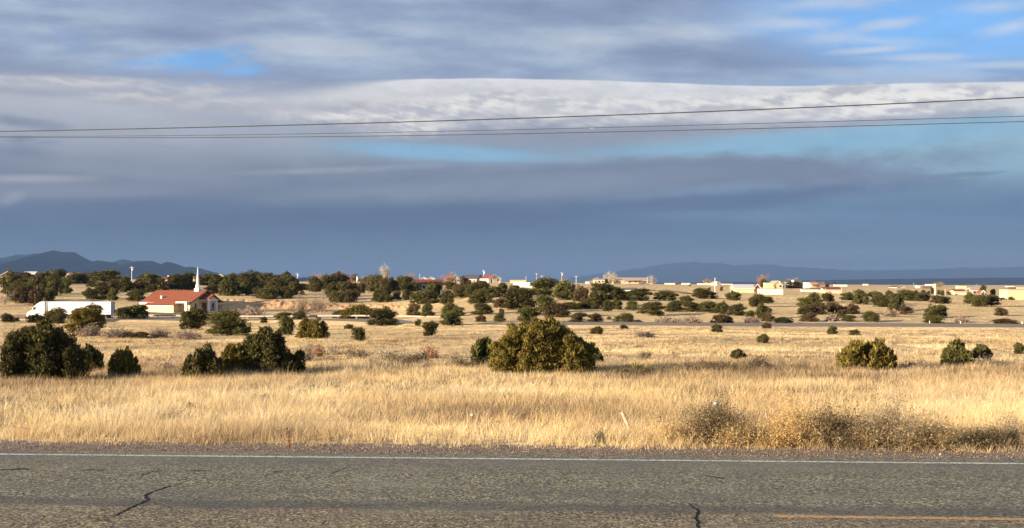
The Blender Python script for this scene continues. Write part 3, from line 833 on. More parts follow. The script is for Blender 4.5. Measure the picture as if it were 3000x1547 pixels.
def juniper(px, py, w, h, kind=None, colr=None, D=None):
    rnd = random.Random(int(px * 7 + py * 13 + w))
    X, Y, Z, s = place(px, py)
    k = 1.38 if (py < 900 and px < 1900) else 1.2
    W, H = w / s * k, h / s * (k + .02)
    if kind is None: kind = ('low' if h < 0.42 * w else rnd.choice(['round', 'lumpy', 'wide', 'ragged', 'clustered'] if h < .85 * w else ['tall', 'open', 'pointed', 'ragged', 'round']))
    if colr is None: colr = rnd.choices(['dark', 'green', 'brown'], [0.45, 0.4, 0.15])[0]
    # every fifth of a metre matters little here: stand it half its depth behind the seen base
    o = empty("juniper", (X, Y + 0.35 * W * (1 if h < 1.5 * w else .5), 0), rnd.uniform(0, 6.28), cat="juniper", group="junipers scattered over the range")
    o.location.z = float(ground_z(np.array([o.location.x]), np.array([o.location.y]))[0]) - 0.02 * H
    # keep the base on its row of the photograph
    o.location.z = min(o.location.z, Z + 0.3)
    sz = H + (Z - o.location.z)
    fx, fy, lean = rnd.uniform(.9, 1.12), rnd.uniform(.8, 1.15), (rnd.uniform(-.09, .09), rnd.uniform(-.09, .09))
    for part in ('crown', 'trunk'):
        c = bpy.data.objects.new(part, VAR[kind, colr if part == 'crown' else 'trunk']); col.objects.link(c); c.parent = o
        c.scale = (W * fx, W * fy, max(sz, .3)); c.rotation_euler = (lean[0], lean[1], 0)
    adj = {'low': 'low spreading', 'round': 'rounded', 'tall': 'upright', 'lumpy': 'lumpy', 'wide': 'broad', 'open': 'loose', 'ragged': 'ragged', 'clustered': 'clumped', 'pointed': 'pointed'}[kind] + ' ' + {'dark': 'dark', 'green': 'olive', 'brown': 'brownish', 'yellow': 'golden'}[colr]
    DONE.append((o, px, py, 'juniper', adj))
    return o


MIDJ = """20 862 50 50|64 842 46 32|56 862 42 32|22 885 48 30|55 890 36 38|76 888 30 40|98 868 36 42|100 896 34 42 b|132 868 34 44|130 884 30 26|122 836 60 30
168 830 38 30|156 870 32 42|188 862 30 34|217 832 44 24|243 832 40 22|266 838 16 16|204 818 12 12|219 816 10 12|237 816 12 10|266 817 12 14|277 817 16 16
303 850 68 42|330 857 40 28|356 857 46 34|400 857 46 28|419 842 36 30|446 857 44 40|470 852 30 22|512 851 50 34|542 850 36 38|258 876 28 24|292 880 52 28
328 882 22 26|399 884 38 26|14 945 30 22|47 943 18 10|96 946 48 22|150 946 60 36 y|165 949 34 24|275 943 40 44|300 943 16 16|371 940 66 36 o|291 963 30 16
408 992 44 16 b|618 838 66 26|621 862 34 20|632 860 12 10|674 836 44 26|664 867 40 36|700 822 22 10|712 866 46 52|655 867 28 32
680 867 36 28|748 854 34 26|780 848 50 34|755 877 34 24|775 878 38 26|808 870 48 40|838 876 32 26|749 820 14 20|737 821 14 14|762 819 10 18|773 820 14 14
788 819 18 18|808 822 20 14|817 824 16 14|827 822 12 16|840 822 20 22|840 840 36 28|858 836 22 18|869 836 10 9|864 866 32 28|882 850 40 14|917 852 30 30|932 856 26 24
953 848 36 32|985 848 50 36|1004 836 22 20|975 870 40 30|1015 880 40 40|1028 888 32 28|982 888 36 24|1040 870 24 28|1058 860 18 24|1074 852 32 32|1103 858 40 38|1123 860 28 34
1112 886 34 26|1132 886 28 36|1036 826 18 16|1146 823 8 10|1112 824 8 8|1153 855 30 24|1180 852 40 30|1162 880 24 20|1195 880 24 22|1190 852 40 30|1214 856 30 22
1225 892 40 30|1254 892 46 30|1266 868 34 30|1284 866 26 30|1258 850 26 18|1314 850 34 18|1302 878 26 14|1313 893 30 30|1350 874 50 26|1344 858 28 18|1364 850 24 26
1386 870 36 28|1406 855 34 24|1410 891 46 30|1452 873 60 24|1472 848 20 14|1466 902 34 24 b|1214 929 36 34 b|1252 929 42 32|1318 925 40 32|1346 927 36 24|1412 923 48 28|1470 922 12 14
1320 954 52 34|1467 944 34 22|1410 944 28 18 b|1227 955 16 16|1111 956 70 44|1042 945 76 42 y|991 934 34 20|1095 925 36 18 b|830 942 44 22 y|872 942 34 26|832 983 42 46|1023 964 26 12
1042 1000 38 34|1262 985 40 34|770 947 18 16|1530 908 80 56|1542 946 56 38|1600 868 70 38|1650 880 56 42|1598 917 66 42|1510 862 30 20|1637 930 56 36 b|1675 907 50 18
1708 885 36 34|1715 905 36 22|1748 906 40 42|1768 880 56 36|1782 913 26 28 t|1808 908 36 28|1854 909 38 22|1822 880 50 24|1878 882 56 26|1948 880 58 24|1908 865 12 7 b
1916 926 56 34|1700 947 40 26 b|1745 947 40 24 b|1832 947 52 24|1866 948 24 9 b|1785 937 13 8|1749 981 34 20|1828 964 18 10|1498 958 12 10|2008 893 34 22|1982 914 50 26|2030 915 50 24|2078 917 56 28
2066 876 60 26|2115 950 56 26 b|2120 920 40 30|2104 974 24 20|2022 839 6 5|2080 851 8 8 b|2115 853 9 12 b|1983 868 8 7 b|2151 881 36 24|2220 900 50 32|2250 889 36 16|2165 925 44 28|2198 929 24 16
2240 935 34 34|2252 943 30 20 b|2250 963 24 14 b|2294 949 46 16|2238 1006 30 22|2358 900 44 24|2390 890 40 26|2425 885 34 24|2362 922 50 22|2400 922 54 30|2452 920 54 28|2472 932 34 20|2497 921 36 26
2380 943 44 22 b|2493 943 32 16|2486 881 40 20|2522 893 46 36|2570 893 44 32|2590 900 52 28|2618 880 34 20|2640 912 44 42|2656 923 34 20|2666 882 54 26|2702 882 44 20|2560 944 42 26|2444 981 26 22
2503 983 24 14|2748 890 34 20 b|2776 890 30 18|2745 932 46 32|2747 951 46 22|2760 930 30 30|2846 890 28 24|2872 899 40 30|2912 898 40 28|2935 926 34 20 b|2948 951 54 14 b
2732 862 9 16 t|2751 863 10 12|2762 866 12 14|2780 864 10 8|2721 863 12 9|2685 860 10 8|2707 858 10 7|2883 866 14 26 t|2910 865 13 15|2947 871 10 18|2962 879 12 8|2941 879 12 6|2606 865 14 12
2330 845 36 18|2345 844 24 16|2238 842 16 20|2425 844 10 12|2444 838 6 10|1779 825 12 12|1789 826 8 8|1801 822 12 12"""
for ln in MIDJ.replace('\n', '|').split('|'):
    q = ln.split()
    px, py, w, h = map(float, q[:4])
    k = c = None
    if len(q) > 4:
        if q[4] == 'b': c = 'brown'
        if q[4] == 'y': c = 'yellow'
        if q[4] == 'o': k = 'open'
        if q[4] == 't': k = 'tall'
    juniper(px, py, w, h, k, c)


def big_juniper(px, py, w, h, lobes, leaves, leaf, colr, label, plume=1.5, sub=12, spiky=0.45, seed=1, core=0.7):
    X, Y, Z, s = place(px, py)
    W, H = w / s, h / s
    o = empty("juniper", (X, Y + 0.30 * W, 0), 0, label, "juniper", "junipers scattered over the range")
    gz = float(ground_z(np.array([X]), np.array([Y + .30 * W]))[0])
    o.location.z = min(gz, Z) - 0.03
    H2 = H + (Z - o.location.z)
    V, T, t = crown(seed, lobes, int(leaves * 2.3), leaf * .58 / s, W, H2, plume, sub, spiky, core * .72)
    V[:, 2] *= H2 / np.percentile(V[:, 2], 99.7)
    xs0, xs1 = np.percentile(V[:, 0], .4), np.percentile(V[:, 0], 99.6)
    V[:, 0] = (V[:, 0] - (xs0 + xs1) / 2) * W / (xs1 - xs0)
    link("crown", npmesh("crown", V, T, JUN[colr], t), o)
    trunk_mb(seed, H2 * .9, W, 5).build("trunk", BARK, o)
    return o


def dome(seed, n, w=0.36, zr=0.5, r=(0.09, 0.15)):
    """many narrow upright plumes filling a dome (unit width / height)"""
    rnd = random.Random(seed); L = []
    while len(L) < n:
        x, y = rnd.uniform(-w, w), rnd.uniform(-w, w)
        q = (x * x + y * y) / (w * w)
        if q > 1: continue
        top = math.sqrt(max(0, 1 - q * .75)) * rnd.uniform(.72, 1.0)
        rr = rnd.uniform(*r)
        L.append((x, y, max(.16, top - rr * 1.4), rr))
        if top > .55: L.append((x * 1.12, y * 1.12, top * .45, rr * 1.1))
        L.append((x * 1.2, y * 1.2, .17, rr))
    return L


def outline(seed, prof, n, r=(.07, .11), dep=.34):
    """upright plumes under a given top outline (unit width / height)"""
    rnd = random.Random(seed); L = []
    px_, pz_ = [p[0] for p in prof], [p[1] for p in prof]
    for i in range(n):
        x = -.46 + .92 * (i + rnd.random()) / n
        top = float(np.interp(x, px_, pz_))
        y = rnd.uniform(-dep, dep) * (1 - (x / .55) ** 2) ** .5
        rr = rnd.uniform(*r); tz = top * (1 - .25 * (y / dep) ** 2) * rnd.uniform(.86, 1.0)
        z = tz - rr * 1.5
        while z > .1:
            L.append((x * (1 - .1 * (z > .5)), y, z, rr)); z -= rr * 1.9; rr *= 1.06
        L.append((x, y, .12, rr))
    return L


PR = [(-.5, .32), (-.38, .66), (-.2, .92), (-.02, 1), (.12, .95), (.3, .74), (.42, .5), (.5, .3)]
PF = [(-.5, .45), (-.4, .74), (-.25, .9), (0, .97), (.2, 1), (.36, .8), (.5, .45)]
big_juniper(98, 1122, 236, 174, outline(1, [(-.5, .6), (-.4, .85), (-.2, .97), (0, 1), (.12, .97), (.25, .88), (.34, .74), (.42, .55), (.5, .42)], 30, (.07, .11)), 34000, 7.5, 'dark', "large dark green juniper cut off by the left edge, nearest on that side", 1.5, 10, .45, 1)
big_juniper(266, 1088, 62, 72, outline(2, PR, 12, (.09, .13)), 8000, 6.5, 'green', "small dark juniper directly right of the large one at the left edge", 1.5, 8, .7, 2)
big_juniper(354, 1108, 84, 84, outline(3, PR, 14, (.08, .12)), 9000, 6.5, 'yellow', "small bushy olive juniper standing alone in grass below the church", 1.6, 8, .7, 3)
big_juniper(588, 1112, 112, 94, outline(4, PR, 17, (.07, .11)), 12000, 7, 'dark', "dark spiky juniper at the left foot of the ragged double juniper", 1.6, 8, .8, 4)
big_juniper(678, 1098, 80, 88, outline(5, PF, 13, (.08, .12)), 9000, 7, 'yellow', "golden green juniper squeezed between the dark spiky one and the tall ragged one", 1.6, 8, .5, 5)
big_juniper(780, 1100, 188, 134, outline(6, [(-.5, .45), (-.42, .72), (-.25, .90), (-.1, 1), (.05, .95), (.14, .88), (.2, .82), (.26, .5), (.34, .38), (.42, .48), (.48, .62), (.5, .2)], 26, (.055, .09), .26),
            20000, 7.5, 'dark', "tall ragged juniper with a branch reaching out to the right", 1.35, 12, .5, 6)
big_juniper(232, 977, 104, 80, 15, 9000, 4.2, 'yellow', "big rounded juniper hiding the lower middle of the white trailer", 1.15, 12, .15, 7, .76)
big_juniper(566, 966, 86, 62, 12, 8000, 4.2, 'dark', "dark juniper in front of the church porch, left of a wider one", 1.3, 10, .3, 8, .74)
big_juniper(664, 984, 118, 74, 16, 10000, 4.2, 'green', "wide dark juniper just right of the church front", 1.2, 12, .25, 9, .76)
big_juniper(912, 994, 94, 64, outline(12, PF, 15, (.09, .13)), 9000, 4.5, 'yellow', "rounded olive juniper beside the dead white branches", 1.4, 8, .3, 10)
big_juniper(1415, 1075, 70, 80, outline(13, PF, 12, (.08, .12)), 9000, 7, 'green', "upright green juniper touching the left side of the largest golden juniper", 1.6, 8, .8, 11)
big_juniper(1590, 1102, 300, 160, outline(14, [(-.5, .42), (-.43, .6), (-.36, .86), (-.2, .96), (0, 1), (.14, .97), (.2, .82), (.3, .76), (.38, .62), (.45, .5), (.5, .25)], 40, (.055, .085)),
            46000, 7.5, 'yellow', "largest juniper in the middle, broad and golden green", 1.6, 10, .5, 12)
big_juniper(1736, 1068, 64, 62, outline(15, PR, 11, (.09, .13)), 6000, 5.5, 'green', "dark green juniper behind the right shoulder of the largest golden juniper", 1.4, 8, .4, 13)
big_juniper(2554, 1088, 160, 86, outline(14, [(-.5, .4), (-.4, .68), (-.25, .95), (-.14, .97), (-.04, .8), (.06, .86), (.18, 1), (.3, .82), (.42, .6), (.5, .35)], 24, (.055, .085)),
            17000, 6.5, 'yellow', "broad twin-topped juniper alone on the right side", 1.5, 12, .8, 14)
big_juniper(2812, 1076, 86, 76, outline(16, PR, 14, (.08, .12)), 9500, 6.5, 'green', "leafy green juniper on the right, left one of a touching pair", 1.6, 8, .9, 15)
big_juniper(2882, 1071, 62, 60, [(-.2, 0, .6, .18), (.15, 0, .65, .18), (0, 0, .8, .16), (.28, 0, .45, .14), (-.3, 0, .45, .13), (0, -.1, .5, .2)], 5000, 5.5, 'green',
            "smaller juniper with visible trunk, right one of a touching pair", 1.0, 10, .6, 16)
big_juniper(2992, 1037, 38, 32, 10, 3500, 4, 'green', "small juniper clipped by the right edge of the view", 1.2, 10, .4, 17)
big_juniper(2165, 1062, 44, 38, [(0, 0, .62, .26), (-.18, 0, .5, .16), (.2, 0, .5, .16), (0, 0, .85, .13)], 3000, 4.5, 'dark', "little dark juniper on a bare stem among grey brush", 1.0, 10, .5, 18, .6)
big_juniper(1823, 1100, 36, 18, 7, 2500, 4.5, 'dark', "tiny low dark juniper left of the yucca", 1.2, 8, .4, 19)


# ---- twiggy shrubs and bare trees
def twigs(seed, stems, W, H, thick, levels=2, kids=3, up=0.6, bend=0.25, leafn=0, leaf=0.02, fan=1.0, root=0.08):
    """bare branching shrub: each twig a tapering three-sided rod"""
    rnd = random.Random(seed); V = []; T = []; tn = []
    tips = []
    def rod(p, q, r0, r1, tint):
        d = (q - p).normalized(); a = d.orthogonal().normalized(); b = d.cross(a); n = len(V)
        for c, r in ((p, r0), (q, r1)):
            for i in range(3):
                th = 2.0944 * i
                V.append(tuple(c + a * (math.cos(th) * r) + b * (math.sin(th) * r))); tn.append(tint)
        for i in range(3):
            j = (i + 1) % 3
            T.append((n + i, n + j, n + 3 + j)); T.append((n + i, n + 3 + j, n + 3 + i))
    def grow(p, d, L, r, lv):
        tint = rnd.random()
        segs = 3 if lv > 0 else 2
        for s_ in range(segs):
            d = (d + Vector((rnd.gauss(0, bend), rnd.gauss(0, bend), rnd.gauss(.05, bend)))).normalized()
            q = p + d * (L / segs); r2 = r * .72
            rod(p, q, r, r2, tint)
            if lv > 0:
                for _ in range(kids):
                    dd = (d + Vector((rnd.gauss(0, .6), rnd.gauss(0, .6), rnd.gauss(.1, .5)))).normalized()
                    grow(q, dd, L * rnd.uniform(.35, .6), r2 * .6, lv - 1)
            p, r = q, r2
        tips.append((p, d))
    for _ in range(stems):
        a = rnd.uniform(0, 6.283); sp = rnd.random() ** .6 * fan
        d = Vector((math.cos(a) * sp, math.sin(a) * sp, up + rnd.uniform(-.1, .3))).normalized()
        grow(Vector((math.cos(a) * root * rnd.random(), math.sin(a) * root * rnd.random(), -0.03)), d, rnd.uniform(.32, .92), thick, levels)
    V = np.array(V); T = np.array(T); tn = np.array(tn)
    # fit to the wanted box
    def ext(k, lo, hi): return np.percentile(V[:, k], lo), np.percentile(V[:, k], hi)
    x0, x1 = ext(0, 1, 99); y0, y1 = ext(1, 1, 99); z1 = np.percentile(V[:, 2], 99.5)
    S = np.array([W / (x1 - x0), W / (y1 - y0), H / z1])
    V = (V - np.array([(x0 + x1) / 2, (y0 + y1) / 2, 0])) * S
    if leafn:
        rng = np.random.default_rng(seed)
        tp = (np.array([t[0][:] for t in tips]) - np.array([(x0 + x1) / 2, (y0 + y1) / 2, 0])) * S
        i = rng.integers(0, len(tp), leafn)
        p = tp[i] + rng.normal(size=(leafn, 3)) * leaf * 1.25; p[:, 2] = np.maximum(p[:, 2], .005)
        d = unit(rng.normal(size=(leafn, 3)) + np.array([0, 0, .5])); sd = unit(np.cross(d, rng.normal(size=(leafn, 3))))
        ln = leaf * rng.uniform(.6, 1.6, (leafn, 1))
        P = np.stack([p - sd * ln * .17, p + sd * ln * .17, p + d * ln * 1.3], 1).reshape(-1, 3)
        T = np.concatenate([T, np.arange(leafn * 3).reshape(-1, 3) + len(V)]); V = np.concatenate([V, P])
        tn = np.concatenate([tn, np.repeat(rng.random(leafn), 3)])
    return V, T, tn


def mtw(name, a, b, c, tr=0.15): return mat_leaf(name, [(0, a), (0.5, b), (1, c)], tr)
M_TAN = mtw("tan_twigs", (0.20, .135, .07), (.36, .26, .135), (.58, .43, .23), .3)
M_GOLD = mtw("gold_twigs", (0.34, .22, .10), (.56, .39, .18), (.74, .55, .28), .35)
M_GREYT = mtw("grey_twigs", (0.11, .088, .062), (.21, .168, .115), (.34, .275, .19))
M_DARKT = mtw("dark_twigs", (0.040, .030, .020), (.105, .080, .050), (.21, .165, .10))
M_MAUVE = mtw("mauve_twigs", (0.17, .12, .095), (.27, .20, .155), (.38, .29, .22))
M_PALE = mtw("pale_twigs", (0.36, .30, .22), (.50, .43, .32), (.62, .54, .42))
M_RUSSET = mtw("russet_twigs", (0.24, .13, .08), (.36, .20, .125), (.46, .28, .18))
M_SAGE = mtw("sage", (0.10, .085, .055), (.19, .165, .11), (.30, .27, .18))


def shrub(name, px, py, w, h, mat, seed, label, cat, stems=14, thick=.012, levels=2, kids=3, up=.6, bend=.25, leafn=0, leaf=4.0, fan=1.0, group=None, wood=None, root=.08):
    X, Y, Z, s = place(px, py)
    W, H = w / s, h / s
    o = empty(name, (X, Y + .25 * W, 0), 0, label, cat, group)
    o.location.z = min(float(ground_z(np.array([X]), np.array([Y + .25 * W]))[0]), Z + .05) - .01
    V, T, t = twigs(seed, stems, W, H + (Z - o.location.z), thick, levels, kids, up, bend, leafn, leaf / s, fan, root)
    link("branches", npmesh("branches", V, T, mat, t), o)
    return o


# roadside shrubs, lower right
RG = "dry shrubs along the near road verge"
shrub("dry_shrub", 1985, 1300, 150, 62, M_GOLD, 201, "low straw coloured weed patch right of the leaning post", "shrub", 39, .006, 2, 3, .7, .3, 2901, 4.8, 1.1, RG)
shrub("dry_shrub", 2095, 1305, 200, 128, M_DARKT, 202, "dark brown tangled shrub, leftmost of the roadside row", "shrub", 51, .010, 2, 4, .7, .3, 8382, 4.9, 1.0, RG)
shrub("dry_shrub", 2075, 1306, 250, 96, M_TAN, 203, "tan bristly weed skirt in front of the leftmost dark roadside shrub", "shrub", 45, .007, 2, 3, .55, .3, 5803, 5.2, 1.2, RG)
shrub("dry_shrub", 2335, 1312, 180, 142, M_GOLD, 204, "golden tumbleweed between two dark roadside shrubs", "shrub", 51, .007, 2, 4, .8, .3, 8382, 4.9, 1.0, RG)
shrub("dry_shrub", 2262, 1312, 130, 62, M_GOLD, 214, "low golden weeds at the left foot of the golden tumbleweed", "shrub", 33, .006, 2, 3, .7, .3, 3868, 5.6, 1.1, RG)
shrub("dry_shrub", 2450, 1314, 165, 126, M_DARKT, 205, "darkest rounded roadside shrub right of the golden tumbleweed", "shrub", 54, .010, 2, 4, .7, .3, 11284, 4.9, 1.0, RG)
shrub("dry_shrub", 2625, 1318, 240, 130, M_GREYT, 206, "widest grey brown brush clump in the roadside row", "shrub", 60, .010, 2, 4, .7, .3, 8060, 4.9, 1.05, RG)
shrub("dry_shrub", 2765, 1322, 200, 100, M_TAN, 207, "pale spiny branching weed at the road edge near the right corner", "shrub", 36, .012, 2, 4, .5, .25, 2901, 5.2, 1.2, RG)
shrub("dry_shrub", 2895, 1318, 120, 62, M_DARKT, 208, "small blackish shrub at the right end of the roadside row", "shrub", 39, .010, 2, 4, .6, .3, 5803, 4.8, 1.0, RG)
shrub("dry_shrub", 2398, 1316, 120, 104, M_TAN, 216, "tan wispy weed overlapping the left side of the darkest roadside shrub", "shrub", 30, .007, 2, 3, .8, .3, 1500, 5.5, 1.0, RG)
shrub("dry_shrub", 2548, 1319, 150, 92, M_TAN, 217, "pale wispy weed between the darkest shrub and the widest grey clump", "shrub", 34, .007, 2, 3, .8, .3, 1500, 5.5, 1.1, RG)
shrub("dry_shrub", 2690, 1322, 150, 88, M_TAN, 218, "pale tan weed at the right foot of the widest grey clump", "shrub", 34, .007, 2, 3, .8, .3, 1500, 5.5, 1.1, RG)
shrub("dry_shrub", 2160, 1310, 120, 70, M_GOLD, 219, "straw coloured weed at the right foot of the leftmost dark roadside shrub", "shrub", 30, .007, 2, 3, .8, .3, 2800, 5.5, 1.1, RG)
shrub("dry_shrub", 2975, 1308, 90, 92, M_GREYT, 209, "thin grey brush reaching the right border above the verge", "shrub", 33, .007, 2, 3, .9, .3, 1934, 4.8, .9, RG)
shrub("sage_plant", 1758, 1300, 34, 40, M_SAGE, 210, "small grey green sage plant left of the leaning post", "shrub", 16, .010, 2, 3, .9, .25, 900, 5, .8, RG)
shrub("sage_plant", 1925, 1262, 60, 48, M_TAN, 211, "faint tan weed behind the wire right of the post", "shrub", 16, .007, 2, 3, .7, .25, 700, 5, 1.0, RG)

MG = "grey brush in the middle grassland"
BR = [(1045, 1052, 60, 32, 'g'), (1155, 1065, 110, 40, 'g'), (1180, 1072, 90, 30, 'd'), (1262, 1050, 34, 34, 'r'), (1220, 1060, 60, 24, 'g'), (1345, 1078, 60, 38, 'g'),
      (1375, 1083, 70, 22, 'd'), (920, 1040, 40, 26, 'g'), (880, 1058, 60, 22, 'g'), (930, 1045, 22, 18, 'r'), (2050, 1094, 130, 26, 'd'), (1950, 1097, 150, 16, 'd'), (2110, 1092, 120, 30, 'd'), (2160, 1096, 120, 22, 'd'), (1875, 1100, 90, 12, 'd'), (2215, 1085, 70, 42, 'd'),  # long low dark clumps added to stand for the largest juniper's shadow
      (2240, 1085, 60, 24, 'g'), (2340, 1085, 60, 12, 'g'), (600, 1178, 80, 22, 'd'), (770, 1183, 60, 22, 'd'), (880, 1168, 90, 22, 'g'), (1890, 1052, 30, 16, 'g'), (2920, 1078, 140, 30, 'g'),
      (1640, 968, 40, 16, 'g'), (250, 985, 60, 26, 'm'), (330, 992, 70, 30, 'm'), (360, 990, 40, 20, 'd'), (460, 990, 50, 22, 'm'), (540, 995, 70, 22, 'm'), (740, 932, 60, 26, 'm'), (700, 930, 50, 16, 'm'),
      (2022, 951, 62, 20, 'm'), (1955, 950, 60, 12, 'm'), (2205, 947, 30, 10, 'm'), (2445, 941, 30, 10, 'm'), (1110, 925, 80, 16, 'm'), (560, 1205, 60, 16, 'd'), (500, 1236, 90, 18, 'd'),
      (1600, 988, 30, 8, 'g'), (1890, 990, 50, 12, 'm'), (480, 1090, 60, 24, 'm'), (2700, 1085, 80, 22, 'g'), (2610, 928, 30, 10, 'm'), (2820, 945, 30, 9, 'm')]
for i, (x, y, w, h, c) in enumerate(BR):
    mt = {'g': M_GREYT, 'd': M_DARKT, 'r': M_RUSSET, 'm': M_MAUVE}[c]
    o = shrub("brush", x, y, w, h, mt, 300 + i, None, "shrub", 16, .012, 2, 3, .6, .3, 1500, 4.6, 1.2, MG)
    DONE.append((o, x, y, 'brush', {'g': 'grey twiggy', 'd': 'dark twiggy', 'r': 'russet twiggy', 'm': 'mauve grey'}[c]))

shrub("dead_tree", 985, 1040, 76, 88, M_PALE, 401, "leafless pale grey shrub with dead white branches in open grass", "dead shrub", 6, .022, 2, 3, .9, .22, 0, 3, .8)
shrub("dead_tree", 1983, 1058, 34, 44, M_GREYT, 402, "thin bare sapling between the yucca and the grey brush", "dead shrub", 4, .020, 2, 2, 1.2, .25, 120, 4, .6)
shrub("dead_tree", 2215, 1085, 56, 44, M_GREYT, 403, "leafless forked shrub right of the little dark juniper", "dead shrub", 5, .022, 2, 3, .9, .25, 0, 4, .9)
shrub("dead_tree", 2286, 1078, 28, 34, M_MAUVE, 404, "tiny mauve bare sapling farther right of the forked shrub", "dead shrub", 4, .022, 2, 3, 1.1, .25, 200, 4, .7)
shrub("dead_tree", 2352, 1072, 26, 40, M_MAUVE, 405, "faintest thin leafless stalk left of the broad twin-topped juniper", "dead shrub", 3, .014, 1, 3, 1.4, .2, 0, 4, .4)
shrub("dead_tree", 20, 1000, 60, 60, M_GREYT, 406, "bare grey twigs rising above the large juniper at the left edge", "dead shrub", 6, .016, 2, 3, .9, .25, 0, 4, 1.0)

def tree(px, py, w, h, mat, seed, label, leafn=900, thick=.022, stems=7, up=.9, fan=.7, name="bare_tree", group=None):
    X, Y, Z, s = place(px, py)
    W, H = w / s, h / s
    o = empty(name, (X, Y, Z - .05), 0, label, "tree", group)
    V, T, t = twigs(seed, stems, W, H * .92, thick, 2, 4, up, .22, leafn, 2.2 / s, fan, .03)
    V[:, 2] += H * .08
    link("crown", npmesh("crown", V, T, mat, t), o)
    MB().bar((0, 0, -.2), (0, 0, H * .22), W * .03, W * .02, 6).build("trunk", GREYW, o)
    return o

BT = "bare winter trees near the houses"
tree(878, 930, 82, 68, M_MAUVE, 501, "mauve grey leafless thicket left of centre, its left and larger half", 3000, .016, 14, .6, 1.0)
tree(940, 918, 62, 58, M_MAUVE, 502, "mauve grey leafless thicket left of centre, its right half", 2400, .016, 12, .6, 1.0)
tree(745, 922, 54, 26, M_MAUVE, 515, "low leafless bush at the foot of the orange bank", 900, .016, 10, .6, 1.0)
tree(955, 832, 60, 30, M_RUSSET, 503, "rosy bare tree on the skyline, left of the taller brown one", 2000, .02, 9, .6, 1.0, group=BT)
tree(1003, 838, 66, 42, M_RUSSET, 504, "brown bare tree with rounded crown on the skyline, tallest of its pair", 2600, .02, 10, .7, 1.0, group=BT)
tree(1030, 848, 40, 24, M_RUSSET, 505, "low russet bush below the white dish pole", 1000, .02, 8, .6, 1.0, group=BT)
tree(1127, 832, 22, 52, M_PALE, 506, "pale golden narrow poplar standing up from the ridge", 2000, .022, 9, 2.6, .5, group=BT)
tree(1196, 828, 36, 24, M_RUSSET, 507, "faint pink bare tree just right of the poplar", 1200, .02, 8, .7, 1.0, group=BT)
tree(1314, 832, 38, 34, M_RUSSET, 508, "rosy bare tree against the left gable of the slate roofed house", 1600, .02, 8, .7, 1.0, group=BT)
tree(1746, 824, 14, 14, M_PALE, 509, "small pale bare tree left of the tan roofed ranch, left of two", 500, .03, 6, 1, .8, group=BT)
tree(1763, 824, 14, 14, M_MAUVE, 510, "small mauve bare tree left of the tan roofed ranch, right of two", 500, .03, 6, 1, .8, group=BT)
tree(1790, 822, 36, 32, M_PALE, 511, "pale spreading cottonwood beside the tan roofed ranch house", 1800, .022, 8, 1, .9, group=BT)
tree(1654, 829, 22, 12, M_RUSSET, 512, "low pink bush on the field right of the skyline poles", 500, .03, 6, .8, 1, group=BT)
tree(1912, 829, 14, 22, M_PALE, 513, "whitish little tree right of the tan roofed ranch house", 600, .03, 5, 1.4, .7, group=BT)
tree(2072, 830, 18, 13, M_TAN, 514, "small tan tree behind the low white buildings by the field pole", 500, .03, 6, 1, .8, group=BT)
tree(2232, 838, 26, 32, M_RUSSET, 516, "pinkish bare tree rising behind the blue gabled barn", 1200, .024, 7, 1, .8, group=BT)
tree(2322, 830, 26, 20, M_RUSSET, 517, "reddish bare tree above the grey roof of the steep gabled house", 900, .024, 6, 1, .9, group=BT)
tree(2392, 843, 34, 16, M_RUSSET, 518, "reddish low trees behind the white trailer home", 900, .02, 8, .8, 1, group=BT)
tree(2748, 842, 22, 14, M_TAN, 519, "tan bush at the top of the thick pale pole", 600, .03, 6, .8, 1, group=BT)
tree(2790, 862, 50, 20, M_TAN, 520, "tan leafless tree left of the red and cream house", 900, .02, 8, .8, 1, group=BT)
tree(2937, 866, 12, 16, M_RUSSET, 521, "brown sapling left of the blocky cream building", 400, .03, 5, 1, .8, group=BT)
tree(12, 896, 60, 46, M_PALE, 522, "pale leafless branches in front of the dark trees at the far left", 300, .022, 5, 1, .9)
tree(1385, 836, 30, 14, M_TAN, 523, "tan bushes in front of the slate roofed house", 500, .02, 7, .7, 1, group=BT)

# yucca
def yucca():
    X, Y, Z, s = place(1880, 1096)
    o = empty("yucca", (X, Y, Z - .02), 0, "spiky yellow green yucca clump in the grass", "yucca")
    rng = np.random.default_rng(8)
    for k, (dx, n, hh) in enumerate(((-.22, 160, .50), (.18, 150, .40), (.34, 90, .30))):
        a = rng.uniform(0, 6.28, n); el = rng.uniform(.25, 1.4, n); L = hh * rng.uniform(.7, 1.15, n)
        d = np.stack([np.cos(a) * np.cos(el), np.sin(a) * np.cos(el), np.sin(el)], -1)
        sd = unit(np.cross(d, np.array([0, 0, 1.]))) * .018
        b = np.tile(np.array([dx, 0, .05]), (n, 1)); mid = b + d * L[:, None] * .5; tip = b + d * L[:, None] - np.array([0, 0, .04])
        nn = unit(np.cross(d, sd)) * .006
        P = np.stack([b - sd, b + sd, mid - sd * .9, mid + sd * .9, tip, b + nn], 1)
        F3 = np.array([[0, 1, 3], [0, 3, 2], [2, 3, 4], [0, 5, 1]])
        T = (F3[None] + (np.arange(n) * 6)[:, None, None]).reshape(-1, 3)
        link("leaf_rosette", npmesh("leaf_rosette", P.reshape(-1, 3), T, mtw("yucca_leaf", (.16, .14, .04), (.30, .26, .08), (.48, .42, .16), .2), np.repeat(rng.random(n), 6)), o)
yucca()

